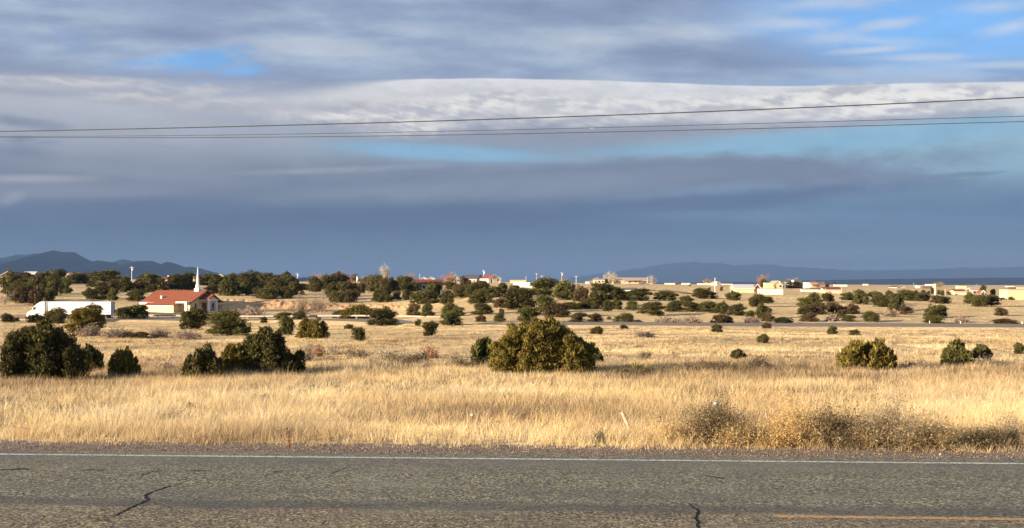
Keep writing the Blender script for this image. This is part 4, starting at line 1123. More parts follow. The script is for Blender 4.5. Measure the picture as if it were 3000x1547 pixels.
# ------------------------------------------------------------------ fence remains, stalk, litter by the near road
WOOD = mat_basic("weathered_wood", (0.42, 0.33, 0.23), 0.9, 0.3, 14, 0.1, 0.5, 30)
WIRE = mat_basic("rusty_wire", (0.16, 0.10, 0.06), 0.8, 0.2, 5, 0.2)
def at_depth(px, py, D): return ((px - 1500) / F * D, D, CAMZ - (py - HZ) * D / F)
X, Y, Z, s = place(1850, 1275)
post = empty("fence_post", (X, Y, Z), 0, "leaning weathered wooden fence post by the road verge", "fence post")
t = Vector(at_depth(1822, 1207, Y)) - Vector((X, Y, Z))
MB().bar((0.03, 0, -.15), t * .5 + Vector((.01, 0, 0)), .026, .027, 7).bar(t * .5 + Vector((.01, 0, 0)), t, .027, .030, 7).build("post", WOOD, post)
MB().bar(t * .12 + Vector((-.022, 0, 0)), t * .12 + Vector((.022, 0, 0)), .034, .034, 7).build("wire_wrap", WIRE, post)
def wire_obj(name, pts, r, mat, label, cat, sides=5, group=None):
    cu = bpy.data.curves.new(name, 'CURVE'); cu.dimensions = '3D'; cu.bevel_depth = r; cu.bevel_resolution = 1
    sp = cu.splines.new('POLY'); sp.points.add(len(pts) - 1)
    for p, q in zip(sp.points, pts): p.co = (*q, 1)
    cu.materials.append(mat)
    tmp = bpy.data.objects.new(name, cu); col.objects.link(tmp)
    dg = bpy.context.evaluated_depsgraph_get(); dg.update()
    me = bpy.data.meshes.new_from_object(tmp.evaluated_get(dg)); bpy.data.objects.remove(tmp)
    if not me.materials: me.materials.append(mat)
    return tag(link(name, me), label, cat, group)
wp = [at_depth(x, y, Y + .05) for x, y in ((1600, 1292), (1660, 1288), (1720, 1282), (1770, 1277), (1810, 1274), (1845, 1270), (1880, 1275), (1940, 1282), (2000, 1290))]
wire_obj("fence_wire", wp, .0035, WIRE, "slack rusty wire sagging from the leaning fence post", "wire")
wire_obj("fence_wire", [at_depth(x, y, 18.6) for x, y in ((-60, 1238), (20, 1246), (80, 1256), (140, 1266), (180, 1276))], .003, WIRE, "faint loose wire slanting through the grass at the far left", "wire")
X, Y, Z, s = place(846, 1318)
st = empty("dead_stalk", (X, Y, Z), 0, "dark dried flower stalk poking up at the road edge", "stalk")
H = 64 / s
MB().bar((0.02, 0, -.03), (-.012, 0, H * .55), .007, .005, 5).build("stem", M_DARKT, st)
V, T, tn = [], [], []
rng = np.random.default_rng(5); n = 420
zz = rng.uniform(.08, 1, n); rr = np.where(zz > .62, .016, .028 * (rng.random(n) < .5)) * rng.uniform(.3, 1, n)
a = rng.uniform(0, 6.28, n); p = np.stack([.02 - .045 * zz + np.cos(a) * rr, np.sin(a) * rr, zz * H], -1)
d = unit(rng.normal(size=(n, 3)) + np.array([0, 0, .7])); sd = unit(np.cross(d, rng.normal(size=(n, 3))))
P = np.stack([p - sd * .006, p + sd * .006, p + d * .022], 1).reshape(-1, 3)
link("seed_head", npmesh("seed_head", P, np.arange(n * 3).reshape(-1, 3), M_RUSSET, np.repeat(rng.random(n) * .6, 3)), st)
WHITE = mat_basic("white_plastic", (0.78, 0.76, 0.72), 0.6, 0.06)
def scrap(px, py, w, h, label, mat, lift=0.0, seed=0, cat="litter"):
    X, Y, Z, s = place(px, py)
    W, Hh = w / s, h / s
    rng = np.random.default_rng(seed); iv, it = ico()
    V = iv * np.array([W / 2, W / 2.4, Hh / 2]) * (0.7 + .6 * rng.random((len(iv), 1))) + np.array([0, 0, Hh * .5])
    o = link("litter", npmesh("litter", V, it, mat)); o.location = (X, Y, Z + lift)
    return tag(o, label, cat)
scrap(1383, 1236, 8, 10, "pale scrap of paper caught in the grass left of centre", mat_basic("paper", (.66, .56, .42), .8, .1), .10, 1)
scrap(2097, 1303, 14, 11, "bluish plastic bag snagged on top of the leftmost dark roadside shrub", mat_basic("blue_white_plastic", (.26, .28, .36), .5, .06), .58, 2)
scrap(2755, 1338, 8, 10, "tiny pale scrap lying on the gravel verge at the right", GREYW, 0, 3)
scrap(283, 1330, 6, 6, "tiny white pebble sized scrap on the gravel verge at the left", WHITE, 0, 4)
scrap(1343, 1075, 8, 8, "white scrap on the ground left of the upright green juniper", WHITE, .05, 5)

# ------------------------------------------------------------------ overhead wires
CABLE = mat_basic("black_cable", (0.035, 0.033, 0.035), 0.6, 0.2, 3, 0.3)
def overhead(name, pts, r, label):
    xs = np.array([p[0] for p in pts], float); ys = np.array([p[1] for p in pts], float)
    cf = np.polyfit(xs, ys, 3 if len(pts) > 4 else 2)
    P = []
    for x in np.linspace(-150, 3150, 120):
        k = (x - 1500) / F; D = 29.7 / (1 + .226 * k)
        P.append((k * D, D, CAMZ + (HZ - np.polyval(cf, x)) * D / F))
    a, b = Vector(P[1]) - Vector(P[0]), Vector(P[-1]) - Vector(P[-2])
    # goes on to poles well out of view on both sides
    for i in range(1, 25):
        P.insert(0, tuple(Vector(P[0]) - a * 4 + Vector((0, 0, .004 * i)))); P.append(tuple(Vector(P[-1]) + b * 4 + Vector((0, 0, .004 * i))))
    return wire_obj(name, P, r, CABLE, label, "overhead cable")
overhead("overhead_cable", [(0, 385), (500, 376), (1000, 362.5), (1500, 346.5), (2250, 320.6), (3000, 285)], .014, "thickest topmost overhead cable crossing the whole sky")
c2 = overhead("overhead_cable", [(0, 400), (625, 395.5), (1500, 380.6), (2250, 360.6), (3000, 340.6)], .007, "thin overhead wire, middle one of three")
overhead("overhead_cable", [(0, 402), (625, 403), (1500, 392), (2250, 376), (3000, 356)], .0085, "thin overhead wire, lowest of three")
k = (1733 - 1500) / F; D = 29.7 / (1 + .226 * k)
sp_ = MB().bar((-.045, 0.01, 0), (.045, -.01, .003), .010, .010, 8).build("splice", GREYW, c2)
sp_.location = (k * D, D, CAMZ + (HZ - 376.2) * D / F)

# ------------------------------------------------------------------ far highway, guardrails
ASPH = mat_basic("far_asphalt", (0.21, 0.160, 0.115), 0.9, 0.15, 0.5, 0.15)
HWY = [(-1500, 926), (-700, 928), (0, 932), (200, 935.5), (400, 937.5), (700, 941), (1000, 944.5), (1300, 948.5), (1700, 954), (2200, 957), (2600, 959), (3000, 961), (3600, 962), (4500, 963)]
def hwy_centre():
    P = [place(x, y)[:3] for x, y in HWY]
    xs = [p[0] for p in P]; ys = [p[1] for p in P]
    cf = np.polyfit(xs[1:-1], ys[1:-1], 4)
    return P, cf
_P, _cf = hwy_centre()
def hy(x): return float(np.interp(x, [p[0] for p in sorted(_P)], [p[1] for p in sorted(_P)]))
def build_highway():
    xs = np.linspace(-260, 160, 300)
    cy = np.array([hy(x) for x in xs]); ker = np.ones(25) / 25
    cy = np.convolve(np.pad(cy, 12, 'edge'), ker, 'valid')
    V, T = [], []
    zc = ground_z(xs, cy); zc = np.convolve(np.pad(zc, 20, 'edge'), np.ones(41) / 41, 'valid') + 0.30
    globals()['HX'], globals()['HYY'], globals()['HZZ'] = xs, cy, zc
    off = [(-11, -1.0), (-6.9, -.02), (-6.6, 0), (6.2, 0), (6.5, -.02), (10, -.9)]
    for i in range(len(xs)):
        j0, j1 = max(0, i - 1), min(len(xs) - 1, i + 1)
        d = np.array([xs[j1] - xs[j0], cy[j1] - cy[j0]]); d /= np.linalg.norm(d); nn = np.array([-d[1], d[0]])
        for (o_, z_) in off: V.append((xs[i] + nn[0] * o_, cy[i] + nn[1] * o_, zc[i] + z_))
    q = len(off)
    for i in range(len(xs) - 1):
        for k in range(q - 1):
            a = i * q + k; T += [(a, a + q, a + q + 1), (a, a + q + 1, a + 1)]
    T = np.array(T); V = np.array(V)
    kk = np.tile(np.repeat(np.arange(q - 1), 2), len(xs) - 1)
    m = bpy.data.materials.get('dry_grassland')
    tag(link("highway_embankment", npmesh("highway_embankment", V - np.array([0, 0, .004]), T[(kk == 0) | (kk == 4)], m)), kind='structure')
    hw = tag(link("far_highway", npmesh("far_highway", V, T[(kk > 0) & (kk < 4)], ASPH)), kind='structure')
    paint = mat_basic("far_line_paint", (.7, .68, .62), .7, .1)
    for o0, o1, nm in ((-4.0, -3.85, 'edge_line'), (3.85, 4.0, 'edge_line'), (-.12, .12, 'centre_line')):
        W = []
        for i in range(len(xs)):
            j0, j1 = max(0, i - 1), min(len(xs) - 1, i + 1)
            d = np.array([xs[j1] - xs[j0], cy[j1] - cy[j0]]); d /= np.linalg.norm(d); nn = np.array([-d[1], d[0]])
            for o_ in (o0, o1): W.append((xs[i] + nn[0] * o_, cy[i] + nn[1] * o_, zc[i] + .006))
        i2 = np.arange(len(xs) - 1) * 2
        link(nm, npmesh(nm, W, np.concatenate([np.stack([i2, i2 + 2, i2 + 3], 1), np.stack([i2, i2 + 3, i2 + 1], 1)]), paint), hw)
build_highway()
def hpoint(x, off):
    cy = np.interp(x, HX, HYY); d = np.array([2.0, np.interp(x + 1, HX, HYY) - np.interp(x - 1, HX, HYY)]); d /= np.linalg.norm(d)
    return x - d[1] * off, cy + d[0] * off, float(np.interp(x, HX, HZZ)), math.atan2(d[1], d[0])
GALV = mat_basic("galvanised_steel", (0.36, 0.31, 0.26), 0.6, 0.1, 2, 0.3)
DARK_RAIL = mat_basic("shaded_weathered_rail", (0.20, 0.15, 0.11), 0.85, 0.2, 2, 0.2)  # weathered brown, with the rail's shade put into the colour too
def guardrail(pts, mat, label, name="guardrail", sp=1):
    """pts: list of (x, y, z) along the foot of the rail"""
    o = empty(name, pts[0], 0, label, "guardrail")
    O = Vector(pts[0]); P = [Vector(p) - O for p in pts]
    prof = [(0.0, .48), (-.07, .54), (-.02, .62), (-.07, .70), (0, .78), (.02, .78), (.0, .62), (.02, .48)]
    mb = MB()
    for i, p in enumerate(P):
        d = (P[min(i + 1, len(P) - 1)] - P[max(i - 1, 0)]); d.z = 0; d.normalize(); nn = Vector((-d.y, d.x, 0))
        for (a, z) in prof: q = p + nn * a; mb.v.append((q.x, q.y, q.z + z))
    k = len(prof)
    for i in range(len(P) - 1):
        for j in range(k):
            a = i * k + j; b = i * k + (j + 1) % k
            mb.f.append((a, b, b + k, a + k))
    mb.f += [tuple(range(k)), tuple(reversed(range((len(P) - 1) * k, len(P) * k)))]
    mb.build("rail", mat, o)
    pm = None
    for i in range(0, len(P), sp):
        if pm is None:
            c = MB().box(-.08, .08, .03, .20, -.3, .74).build("post", WOOD, o); pm = c.data
        else:
            c = bpy.data.objects.new("post", pm); col.objects.link(c); c.parent = o
        c.location = P[i]
    return o
gx0 = place(395, 934)[0]; gx1 = place(1288, 947)[0]
guardrail([tuple(np.array(hpoint(x, 6.9)[:3]) + np.array([0, 0, -.08])) for x in np.arange(gx0, gx1, 3.8)], GALV, "long pale galvanised guardrail along the far highway below the church")
X0, Y0, Z0, s = place(6, 905); X1 = X0 + 105 / s
guardrail([(x, Y0, float(ground_z(np.array([x]), np.array([Y0]))[0]) + .1) for x in np.linspace(X0 - 20, X1, 10)], DARK_RAIL, "shaded dark weathered guardrail behind the truck cab at the far left")
for i, (px, lab) in enumerate(((2009, "white reflector post beside the grey brush on the highway"), (2723, "white reflector post by the stacked junipers on the highway"), (2806, "white reflector post, second from right on the highway"), (2973, "white reflector post nearest the right border"))):
    x = place(px, 958)[0]; hx, hyy, hz, an = hpoint(x, 6.7)
    o = empty("reflector_post", (hx, hyy, hz - .1), an, lab, "reflector post", "reflector posts along the far highway")
    MB().box(-.05, .05, -.015, .015, 0, .42).build("post", WHITE, o)
    MB().box(-.045, .045, -.03, -.018, .28, .38).build("reflector", mat_basic("amber_reflector", (.6, .45, .2), .4, .05), o)

# frontage road behind the truck / in front of the church
def ribbon(name, pts, half, mat, lift=.05, kind='structure'):
    P = [place(*p)[:3] for p in pts]; fine = []
    for a, b in zip(P[:-1], P[1:]):
        for i in range(12): f = i / 12; fine.append((a[0] + (b[0] - a[0]) * f, a[1] + (b[1] - a[1]) * f))
    fine.append(P[-1][:2]); V = []
    for i, (x, y) in enumerate(fine):
        a = fine[max(0, i - 1)]; b = fine[min(len(fine) - 1, i + 1)]
        dx, dy = b[0] - a[0], b[1] - a[1]; l = math.hypot(dx, dy) or 1
        for sgn in (-1, 0, 1):
            qx, qy = x - dy / l * half * sgn, y + dx / l * half * sgn
            V.append((qx, qy, float(ground_z(np.array([qx]), np.array([qy]))[0]) + lift))
    T = []
    for i in range(len(fine) - 1):
        for k in (0, 1):
            a = i * 3 + k; T += [(a, a + 3, a + 4), (a, a + 4, a + 1)]
    return tag(link(name, npmesh(name, V, T, mat)), kind=kind)
DIRT = mat_basic("pale_dirt", (0.44, 0.32, 0.20), 0.95, 0.2, 0.6, 0.05, 0.6, 3)
ORANGE = mat_basic("orange_earth", (0.50, 0.30, 0.15), 0.95, 0.28, 0.5, 0.05, 1.0, 1.5)
ribbon("dirt_path", [(-200, 925), (0, 924), (200, 922), (400, 924), (650, 922), (860, 924), (1050, 926)], 2.2, DIRT, .12)
ribbon("frontage_road", [(400, 917), (560, 918), (650, 914), (780, 911), (880, 910), (1000, 912)], 2.4, ASPH, .14)
ribbon("dirt_track", [(1600, 843), (1800, 846), (1950, 854), (2060, 863)], 2.0, mat_basic("track", (.26, .18, .11), .95, .2, .5, .05), .25)

def bank():
    m = ORANGE
    xs = np.linspace(615, 1200, 150)
    top = np.interp(xs, [615, 640, 700, 800, 850, 920, 1000, 1200], [893, 876, 873, 876, 879, 886, 889, 893])
    bot = np.interp(xs, [615, 860, 1200], [908, 907, 908])
    V, T = [], []
    rows = 12
    for i, x in enumerate(xs):
        X0, Y0, Z0, s = place(x, bot[i])
        Y1 = Y0 + 9.0
        Zt = CAMZ - (top[i] - HZ) * Y1 / F
        for r in range(rows):
            f = r / (rows - 1)
            if f < .7: g_ = f / .7; y = Y0 + 9 * g_; z = Z0 - .2 + (Zt - Z0 + .2) * (g_ ** .8)
            else: g_ = (f - .7) / .3; y = Y1 + 10 * g_; z = Zt - (Zt - ground_z(np.array([0.0 + (x - 1500) / F * y]), np.array([y]))[0] + .5) * g_
            nz = (vnoise(np.array([x * .11]), np.array([f * 7.0]), 77, 4)[0] - .5)
            V.append(((x - 1500) / F * Y0 * (y / Y0), y + nz * 2.6 * math.sin(math.pi * min(1, f)), z + nz * 1.5 * math.sin(math.pi * min(1, f * 1.3)) * (f < .75)))
    for i in range(len(xs) - 1):
        for r in range(rows - 1):
            a = i * rows + r; T += [(a, a + rows, a + rows + 1), (a, a + rows + 1, a + 1)]
    tag(link("dirt_bank", npmesh("dirt_bank", V, T, m)), kind='structure')
bank()

# ------------------------------------------------------------------ semi truck
def truck():
    sx = 13.0
    xr = (325 - 1500) / F; D = float(np.interp(xr * 262, HX, HYY)) + 1.2
    s = F / D
    X1 = xr * D; Xm = (200 - 1500) / F * D
    Zg = CAMZ - (936.5 - HZ) * D / F
    pw = mat_basic("truck_white", (0.87, 0.87, 0.85), 0.35, 0.03, .5, .5)
    blk = mat_basic("black_rubber", (0.02, 0.02, 0.02), .7, .1)
    chrome = mat_basic("polished_metal", (.6, .6, .6), .25, .05, 3, .5, metal=.8)
    glass = mat_basic("tinted_glass", (.05, .05, .055), .1, .05, 3, .8)
    grey = mat_basic("grey_frame", (.10, .10, .10), .6, .1)
    redp = mat_basic("red_lens", (.5, .03, .02), .3, .05)
    door = mat_basic("trailer_door_metal", (.42, .43, .43), .45, .06, .8, .4)
    o = empty("semi_truck", (X1, D, Zg), 0, "white semi truck with long plain box trailer heading left on the highway", "truck")
    Lt = (323 - 139) / s; H = (934.5 - 881) / s; fl = H * .27; W = 2.6
    # trailer box: front at -Lt, rear at 0; near side y=0, far side y=W
    MB().box(-Lt, 0, 0, W, fl, H).build("trailer_box", pw, o, bevel=.04)
    rails = MB().box(-Lt - .01, .01, -.012, W + .012, H - .10, H + .006).box(-Lt - .01, .01, -.012, W + .012, fl - .006, fl + .10); rails.build("side_rail", chrome, o)
    for y0 in (.06, W / 2 + .02):
        MB().box(.014, .05, y0, y0 + W / 2 - .08, fl + .1, H - .1).build("rear_door", door, o)
    for y0 in (.4, .9, W - .9, W - .4): MB().bar((.075, y0, fl), (.075, y0, H - .12), .018, None, 6).build("lock_rod", chrome, o)
    MB().box(.0, .10, .1, W - .1, .45, .56).box(.0, .06, .5, .6, .56, fl).box(0, .06, W - .6, W - .5, .56, fl).build("bumper", grey, o)
    MB().box(.1, .13, .15, .4, .46, .55).box(.1, .13, W - .4, W - .15, .46, .55).build("tail_light", redp, o)
    MB().box(-Lt + 3.4, -Lt + 3.55, .3, .45, .05, fl).box(-Lt + 3.4, -Lt + 3.55, W - .45, W - .3, .05, fl).box(-Lt + .5, -.2, .8, W - .8, fl - .25, fl).build("landing_gear", grey, o)
    def wheel(x, y, r=.5, w=.28):
        t_ = MB().bar((x, y, r), (x, y + w, r), r, r, 20).build("wheel", blk, o)
        MB().bar((x, y - .012, r), (x, y + .02, r), r * .55, r * .5, 16).build("rim", chrome, t_)
    for x in (-1.3, -2.6):
        for y in (.05, .36, W - .62, W - .31): wheel(x, y)
    for x in (-1.95,): MB().box(x - 1.0, x + 1.0, .7, W - .7, .45, .75).build("axle_frame", grey, o)
    MB().box(-.55, -.52, .05, .6, .18, .85).box(-.55, -.52, W - .6, W - .05, .18, .85).build("mud_flap", blk, o)
    # tractor: right (rear) face at x = -Lt-1.0, nose at far left
    tx = -Lt - .85; Lc = (130 - 78) / s
    k = Lc
    side = [(tx, .55), (tx, H * .985), (tx - .25 * k, H * .97), (tx - .36 * k, H * .90), (tx - .52 * k, H * .79), (tx - .66 * k, H * .62), (tx - .70 * k, H * .53), (tx - .80 * k, H * .47),
            (tx - .95 * k, H * .40), (tx - 1.0 * k, H * .30), (tx - 1.0 * k, .42), (tx - .93 * k, .42), (tx - .93 * k, .62), (tx - .86 * k, .98), (tx - .78 * k, 1.02), (tx - .70 * k, .72), (tx - .68 * k, .35), (tx - .2, .35)]
    MB().prism([(a, b) for a, b in side], .06, W - .06, 'y').build("cab", pw, o, bevel=.03)
    MB().quad((tx - .22 * k, .045, H * .84), (tx - .28 * k, .045, H * .84), (tx - .29 * k, .045, H * .88), (tx - .21 * k, .045, H * .88)).box(tx - .28 * k, tx - .21 * k, .03, .055, H * .84, H * .88).build("sleeper_window", glass, o)
    MB().prism([(tx - .48 * k, H * .56), (tx - .64 * k, H * .56), (tx - .60 * k, H * .68), (tx - .48 * k, H * .70)], .03, .055, 'y').build("door_window", glass, o)
    MB().prism([(tx - .665 * k, H * .60), (tx - .70 * k, H * .535), (tx - .715 * k, H * .54), (tx - .54 * k, H * .785), (tx - .53 * k, H * .765)], .2, W - .2, 'y').build("windscreen", glass, o)
    MB().box(tx - .66 * k, tx - .63 * k, -.12, .0, H * .52, H * .66).box(tx - .66 * k, tx - .63 * k, W, W + .12, H * .52, H * .66).build("mirror", pw, o)
    MB().box(tx - .92 * k, tx - .86 * k, .02, .056, H * .28, H * .34).build("headlight", chrome, o)
    MB().box(tx - 1.03 * k, tx - 1.002 * k, .4, W - .4, .6, H * .38).build("grille", chrome, o)
    MB().box(tx - .2, tx + 1.9, .7, W - .7, .65, .95).build("chassis", grey, o)
    MB().bar((tx - .45 * k, .0, .75), (tx - .2 * k, .0, .75), .3, .3, 14).build("fuel_tank", chrome, o)
    MB().bar((tx + .12, .35, .9), (tx + .12, .35, H * .97), .07, None, 8).build("exhaust_stack", grey, o)
    for x in (tx + .35, tx + 1.55):
        for y in (.05, .36, W - .62, W - .31): wheel(x, y)
    for y in (.02, W - .32): wheel(tx - .82 * k, y, .5, .3)
    return o
truck()

# ------------------------------------------------------------------ buildings
def wallm(name, c): return mat_basic(name, c, .85, .06, .6, .15)
M_CREAM = wallm("cream_stucco", (.60, .47, .29)); M_WHITE = wallm("white_siding", (.68, .62, .52)); M_TANW = wallm("tan_stucco", (.55, .40, .25)); M_PINK = wallm("pinkish_stucco", (.60, .42, .31))
M_BRICK = wallm("orange_brick", (.36, .17, .09)); M_GREYW = wallm("grey_siding", (.36, .37, .38)); M_GREENW = wallm("grey_green_wall", (.30, .33, .27))
R_MAROON = mat_basic("maroon_roof", (.19, .045, .035), .8, .15, 1.5); R_RED = mat_basic("terracotta_roof", (.225, .072, .042), .85, .10, 1.2, .1, .4, 6)
R_SLATE = mat_basic("slate_roof", (.075, .07, .08), .8, .15, 1.5); R_GREY = mat_basic("pale_metal_roof", (.50, .49, .47), .6, .08, 1); R_TAN = mat_basic("tan_shingle_roof", (.34, .26, .19), .9, .12, 1.5)
R_BLUE = mat_basic("navy_roof", (.035, .045, .10), .6, .1, 1); R_GREEN = mat_basic("dark_green_roof", (.09, .11, .085), .8, .12, 1); R_BROWN = mat_basic("brown_roof", (.14, .085, .06), .85, .12, 1)
GLASS = mat_basic("dark_window", (.035, .04, .05), .15, .1, 3, .6); TRIM = mat_basic("white_trim", (.8, .77, .7), .7, .04)
DOORM = mat_basic("brown_door", (.16, .08, .05), .7, .1)


def house(name, label, cat, x0, x1, base, eave, ridge, wall, roof, gable='front', depth=9.0, yaw=0.0, wins=3, over=.35, door=True, chimney=False, porch=False, windows_side=True, group=None, extra_back=0.0):
    """x0..x1: width in photograph pixels; base, eave, ridge: rows. gable 'front' shows its gable, 'side' shows its roof slope, 'flat' has a parapet"""
    X, Y, Z, s = place((x0 + x1) / 2, base)
    Y += extra_back; s = F / Y; X = ((x0 + x1) / 2 - 1500) / F * Y
    W = (x1 - x0) / s; zb = CAMZ - (base - HZ) * Y / F; he = (base - eave) / s; hr = (base - ridge) / s
    o = empty(name, (X, Y, zb), math.radians(yaw), label, cat, group)
    h = W / 2 - (over if gable != 'flat' else 0)
    d = depth
    MBw = MB()
    if gable == 'front': MBw.prism([(-h, -.8), (h, -.8), (h, he), (0, hr - .18), (-h, he)], 0, d, 'y')
    elif gable == 'side': MBw.prism([(0, -.8), (d, -.8), (d, he), (d / 2, hr - .18), (0, he)], -h, h, 'x')
    else: MBw.box(-h, h, 0, d, -.8, he)
    w_ = MBw.build("wall", wall, o)
    t = .16
    if gable == 'front':
        sl = (hr - he) / h; a = h + over; ze = he - sl * over
        MB().prism([(-a, ze), (0, hr), (a, ze), (a, ze - t), (0, hr - t), (-a, ze - t)], -over, d + over, 'y').build("roof", roof, o)
        MB().prism([(-a - .02, ze - t * 1.2), (-a - .02, ze + .03), (0, hr + .03), (a + .02, ze + .03), (a + .02, ze - t * 1.2), (0, hr - t * 1.3)], -over - .06, -over - .004, 'y').build("fascia", TRIM, o)
    elif gable == 'side':
        sl = (hr - he) / (d / 2); ze = he - sl * over
        MB().prism([(-over, ze), (d / 2, hr), (d + over, ze), (d + over, ze - t), (d / 2, hr - t), (-over, ze - t)], -h - over, h + over, 'x').build("roof", roof, o)
        MB().box(-h - over, h + over, -over - .06, -over - .004, ze - t * 1.1, ze + .02).build("fascia", TRIM, o)
    else:
        MB().box(-h - .06, h + .06, -.06, d + .06, he, he + max(.2, hr - he)).build("roof", roof, o)
    top = min(he - .35, 2.35)
    if top > 1.3:
        nslot = wins + (1 if door else 0)
        rnd = random.Random(int(x0))
        di = rnd.randrange(nslot) if door and nslot else -1
        for i in range(nslot):
            cx = -h + 2 * h * (i + .5) / nslot
            if i == di:
                dd = MB().box(cx - .5, cx + .5, -.05, .02, 0, min(2.1, top)).build("door", DOORM, o)
                MB().box(cx + .34, cx + .40, -.09, -.052, 1.0, 1.1).build("handle", TRIM, dd)
            else:
                ww = min(.7, h / nslot * .6)
                fr = MB().box(cx - ww - .08, cx + ww + .08, -.03, .02, top - 1.28, top + .08).build("window", TRIM, o)
                MB().box(cx - ww, cx + ww, -.045, -.034, top - 1.2, top).build("pane", GLASS, fr)
    if chimney: MB().box(h * .3, h * .3 + .7, d * .45, d * .45 + .7, hr - 1.0, hr + .7).build("chimney", wall, o)
    if porch:
        MB().box(-h * .55, h * .55, -2.2, -.5, he - .15, he).build("porch_roof", roof, o)
        for xx in (-h * .5, h * .5): MB().box(xx - .1, xx + .1, -2.1, -1.9, 0, he - .16).build("porch_post", TRIM, o)
    return o


house("brick_house", "orange brick gabled house with dark roof at the far left skyline", "house", 0, 44, 826, 806, 795, M_BRICK, R_SLATE, 'front', 26, 12, 2, .5)
house("grey_annex", "grey metal annex with pale sloping roof beside the brick house", "building", 60, 98, 826, 808, 795, M_GREYW, R_GREY, 'side', 10, 0, 0, .3, False)
house("long_building", "long low tan building with flat dark roof on the left skyline", "building", 97, 243, 818, 801.5, 799, M_TANW, R_BROWN, 'flat', 18, 0, 7)
X, Y, Z, s = place(340, 827)
tk = empty("storage_tank", (X, Y, Z), 0, "round white storage tank among the trees on the left ridge", "tank")
r_ = 8 / s
MB().bar((0, 0, -.3), (0, 0, 1.5 * r_), r_, r_, 24).build("tank_body", M_WHITE, tk, smooth=False); MB().bar((0, 0, 1.5 * r_), (0, 0, 1.75 * r_), r_, r_ * .3, 24).build("tank_lid", M_WHITE, tk)
house("villa", "sprawling cream villa with maroon tiled roof behind the church", "house", 438, 500, 833, 820, 811, M_CREAM, R_MAROON, 'side', 10, -12, 4, .4, True, True)
house("villa_wing", "pale flat roofed wing at the right of the maroon roofed villa", "house", 500, 542, 832, 814.5, 810.5, M_WHITE, R_MAROON, 'flat', 8, 0, 3)
house("villa_tower", "cream square tower beside the church steeple", "tower", 562, 574, 836, 812, 810, M_CREAM, M_CREAM, 'flat', 4, 0, 0, .1, False)
house("gabled_barn", "cream gabled barn on the ridge right of the steeple", "barn", 624, 664, 824, 813, 802, M_CREAM, R_TAN, 'front', 14, 8, 1, .3)
house("flat_house", "small pinkish flat roofed house left of the bare brown trees", "house", 803, 829, 838, 824, 823, M_PINK, M_PINK, 'flat', 8, 0, 1)
house("white_shed", "tiny white shed between dark junipers below the skyline poles", "shed", 931, 941, 836, 828, 824, M_WHITE, R_GREY, 'front', 4, 0, 0, .2, False)
house("white_house", "little white rooftop cottage right of the poplar", "house", 1157, 1171, 825, 818, 814, M_WHITE, R_GREY, 'front', 5, 0, 1, .2, False)
house("long_red_house", "long low house with brick red roof right of the poplar", "house", 1140, 1240, 840, 832, 822, M_PINK, R_MAROON, 'side', 11, -4, 4, .4)
house("red_roof_house", "cream double gabled house above the dark red roofs", "house", 1228, 1256, 832, 820, 811, M_CREAM, R_RED, 'front', 8, 6, 1, .3)
house("red_roof_house", "smaller cream gable at the right of the double gabled house", "house", 1252, 1276, 832, 817, 811, M_CREAM, R_RED, 'front', 8, 6, 1, .3)
house("maroon_house", "grey walled house under broad maroon roof among junipers", "house", 1208, 1300, 849, 833, 818, M_GREYW, R_MAROON, 'side', 12, 5, 3, .5, True, True)
house("slate_house", "cream gabled wing of the big slate roofed house", "house", 1322, 1347, 829, 817, 804, M_CREAM, R_SLATE, 'front', 12, 18, 2, .3)
house("slate_house", "grey shaded body of the house with long slate roof", "house", 1344, 1400, 829, 817, 804.5, M_GREYW, R_SLATE, 'side', 11, -20, 3, .5)  # body's shade put into a grey wall colour beside the cream wing
house("maroon_white_house", "white house with maroon roof and carport on the central skyline", "house", 1427, 1472, 829, 815, 804, M_WHITE, R_MAROON, 'front', 13, 24, 1, .3, True, False, True)
house("flat_tan_house", "low flat cream house right of the white house with maroon roof", "house", 1494, 1540, 829, 822, 820, M_CREAM, R_TAN, 'flat', 7, 0, 3)
house("grey_roof_shed", "white gabled shed with first of the pale grey roofs", "shed", 1556, 1575, 842, 834, 827, M_WHITE, R_GREY, 'front', 12, 45, 0, .2, False)
house("grey_roof_shed", "pale grey roofed shed in the middle of three", "shed", 1576, 1606, 842, 836, 828, M_WHITE, R_GREY, 'side', 8, 20, 0, .2, False)
house("grey_roof_shed", "pale grey roofed shed at the right of three", "shed", 1600, 1630, 842, 836, 828, M_WHITE, R_GREY, 'side', 8, 20, 0, .2, False)
house("small_house", "small white house left of the arched cream house", "house", 1716, 1727, 831, 826, 824, M_WHITE, R_TAN, 'flat', 5, 0, 1)
house("small_house", "small pink house just left of the arched cream house", "house", 1728, 1738, 831, 825, 823, M_PINK, R_TAN, 'flat', 5, 0, 1)
house("arched_house", "cream house with tall open arch left of the cottonwood", "house", 1739, 1772, 832, 821, 817, M_CREAM, R_TAN, 'side', 7, 0, 2, .2)
house("ranch_house", "cream gable end of the long tan roofed ranch house", "house", 1795, 1813, 831, 822, 814, M_CREAM, R_TAN, 'front', 10, 20, 1, .2)
house("ranch_house", "long tan roofed ranch house body on the skyline", "house", 1808, 1900, 831, 822, 813, M_TANW, R_TAN, 'side', 11, 0, 5, .4, True, False, True)
house("green_shed", "shed with dark green roof in the dry field", "shed", 1822, 1861, 854, 850, 843, M_CREAM, R_GREEN, 'side', 6, -14, 0, .2, False)
house("cream_shed", "cream shed poking out above the junipers below the ranch", "shed", 1786, 1806, 868, 859, 852, M_CREAM, R_TAN, 'front', 6, 10, 0, .2, False)
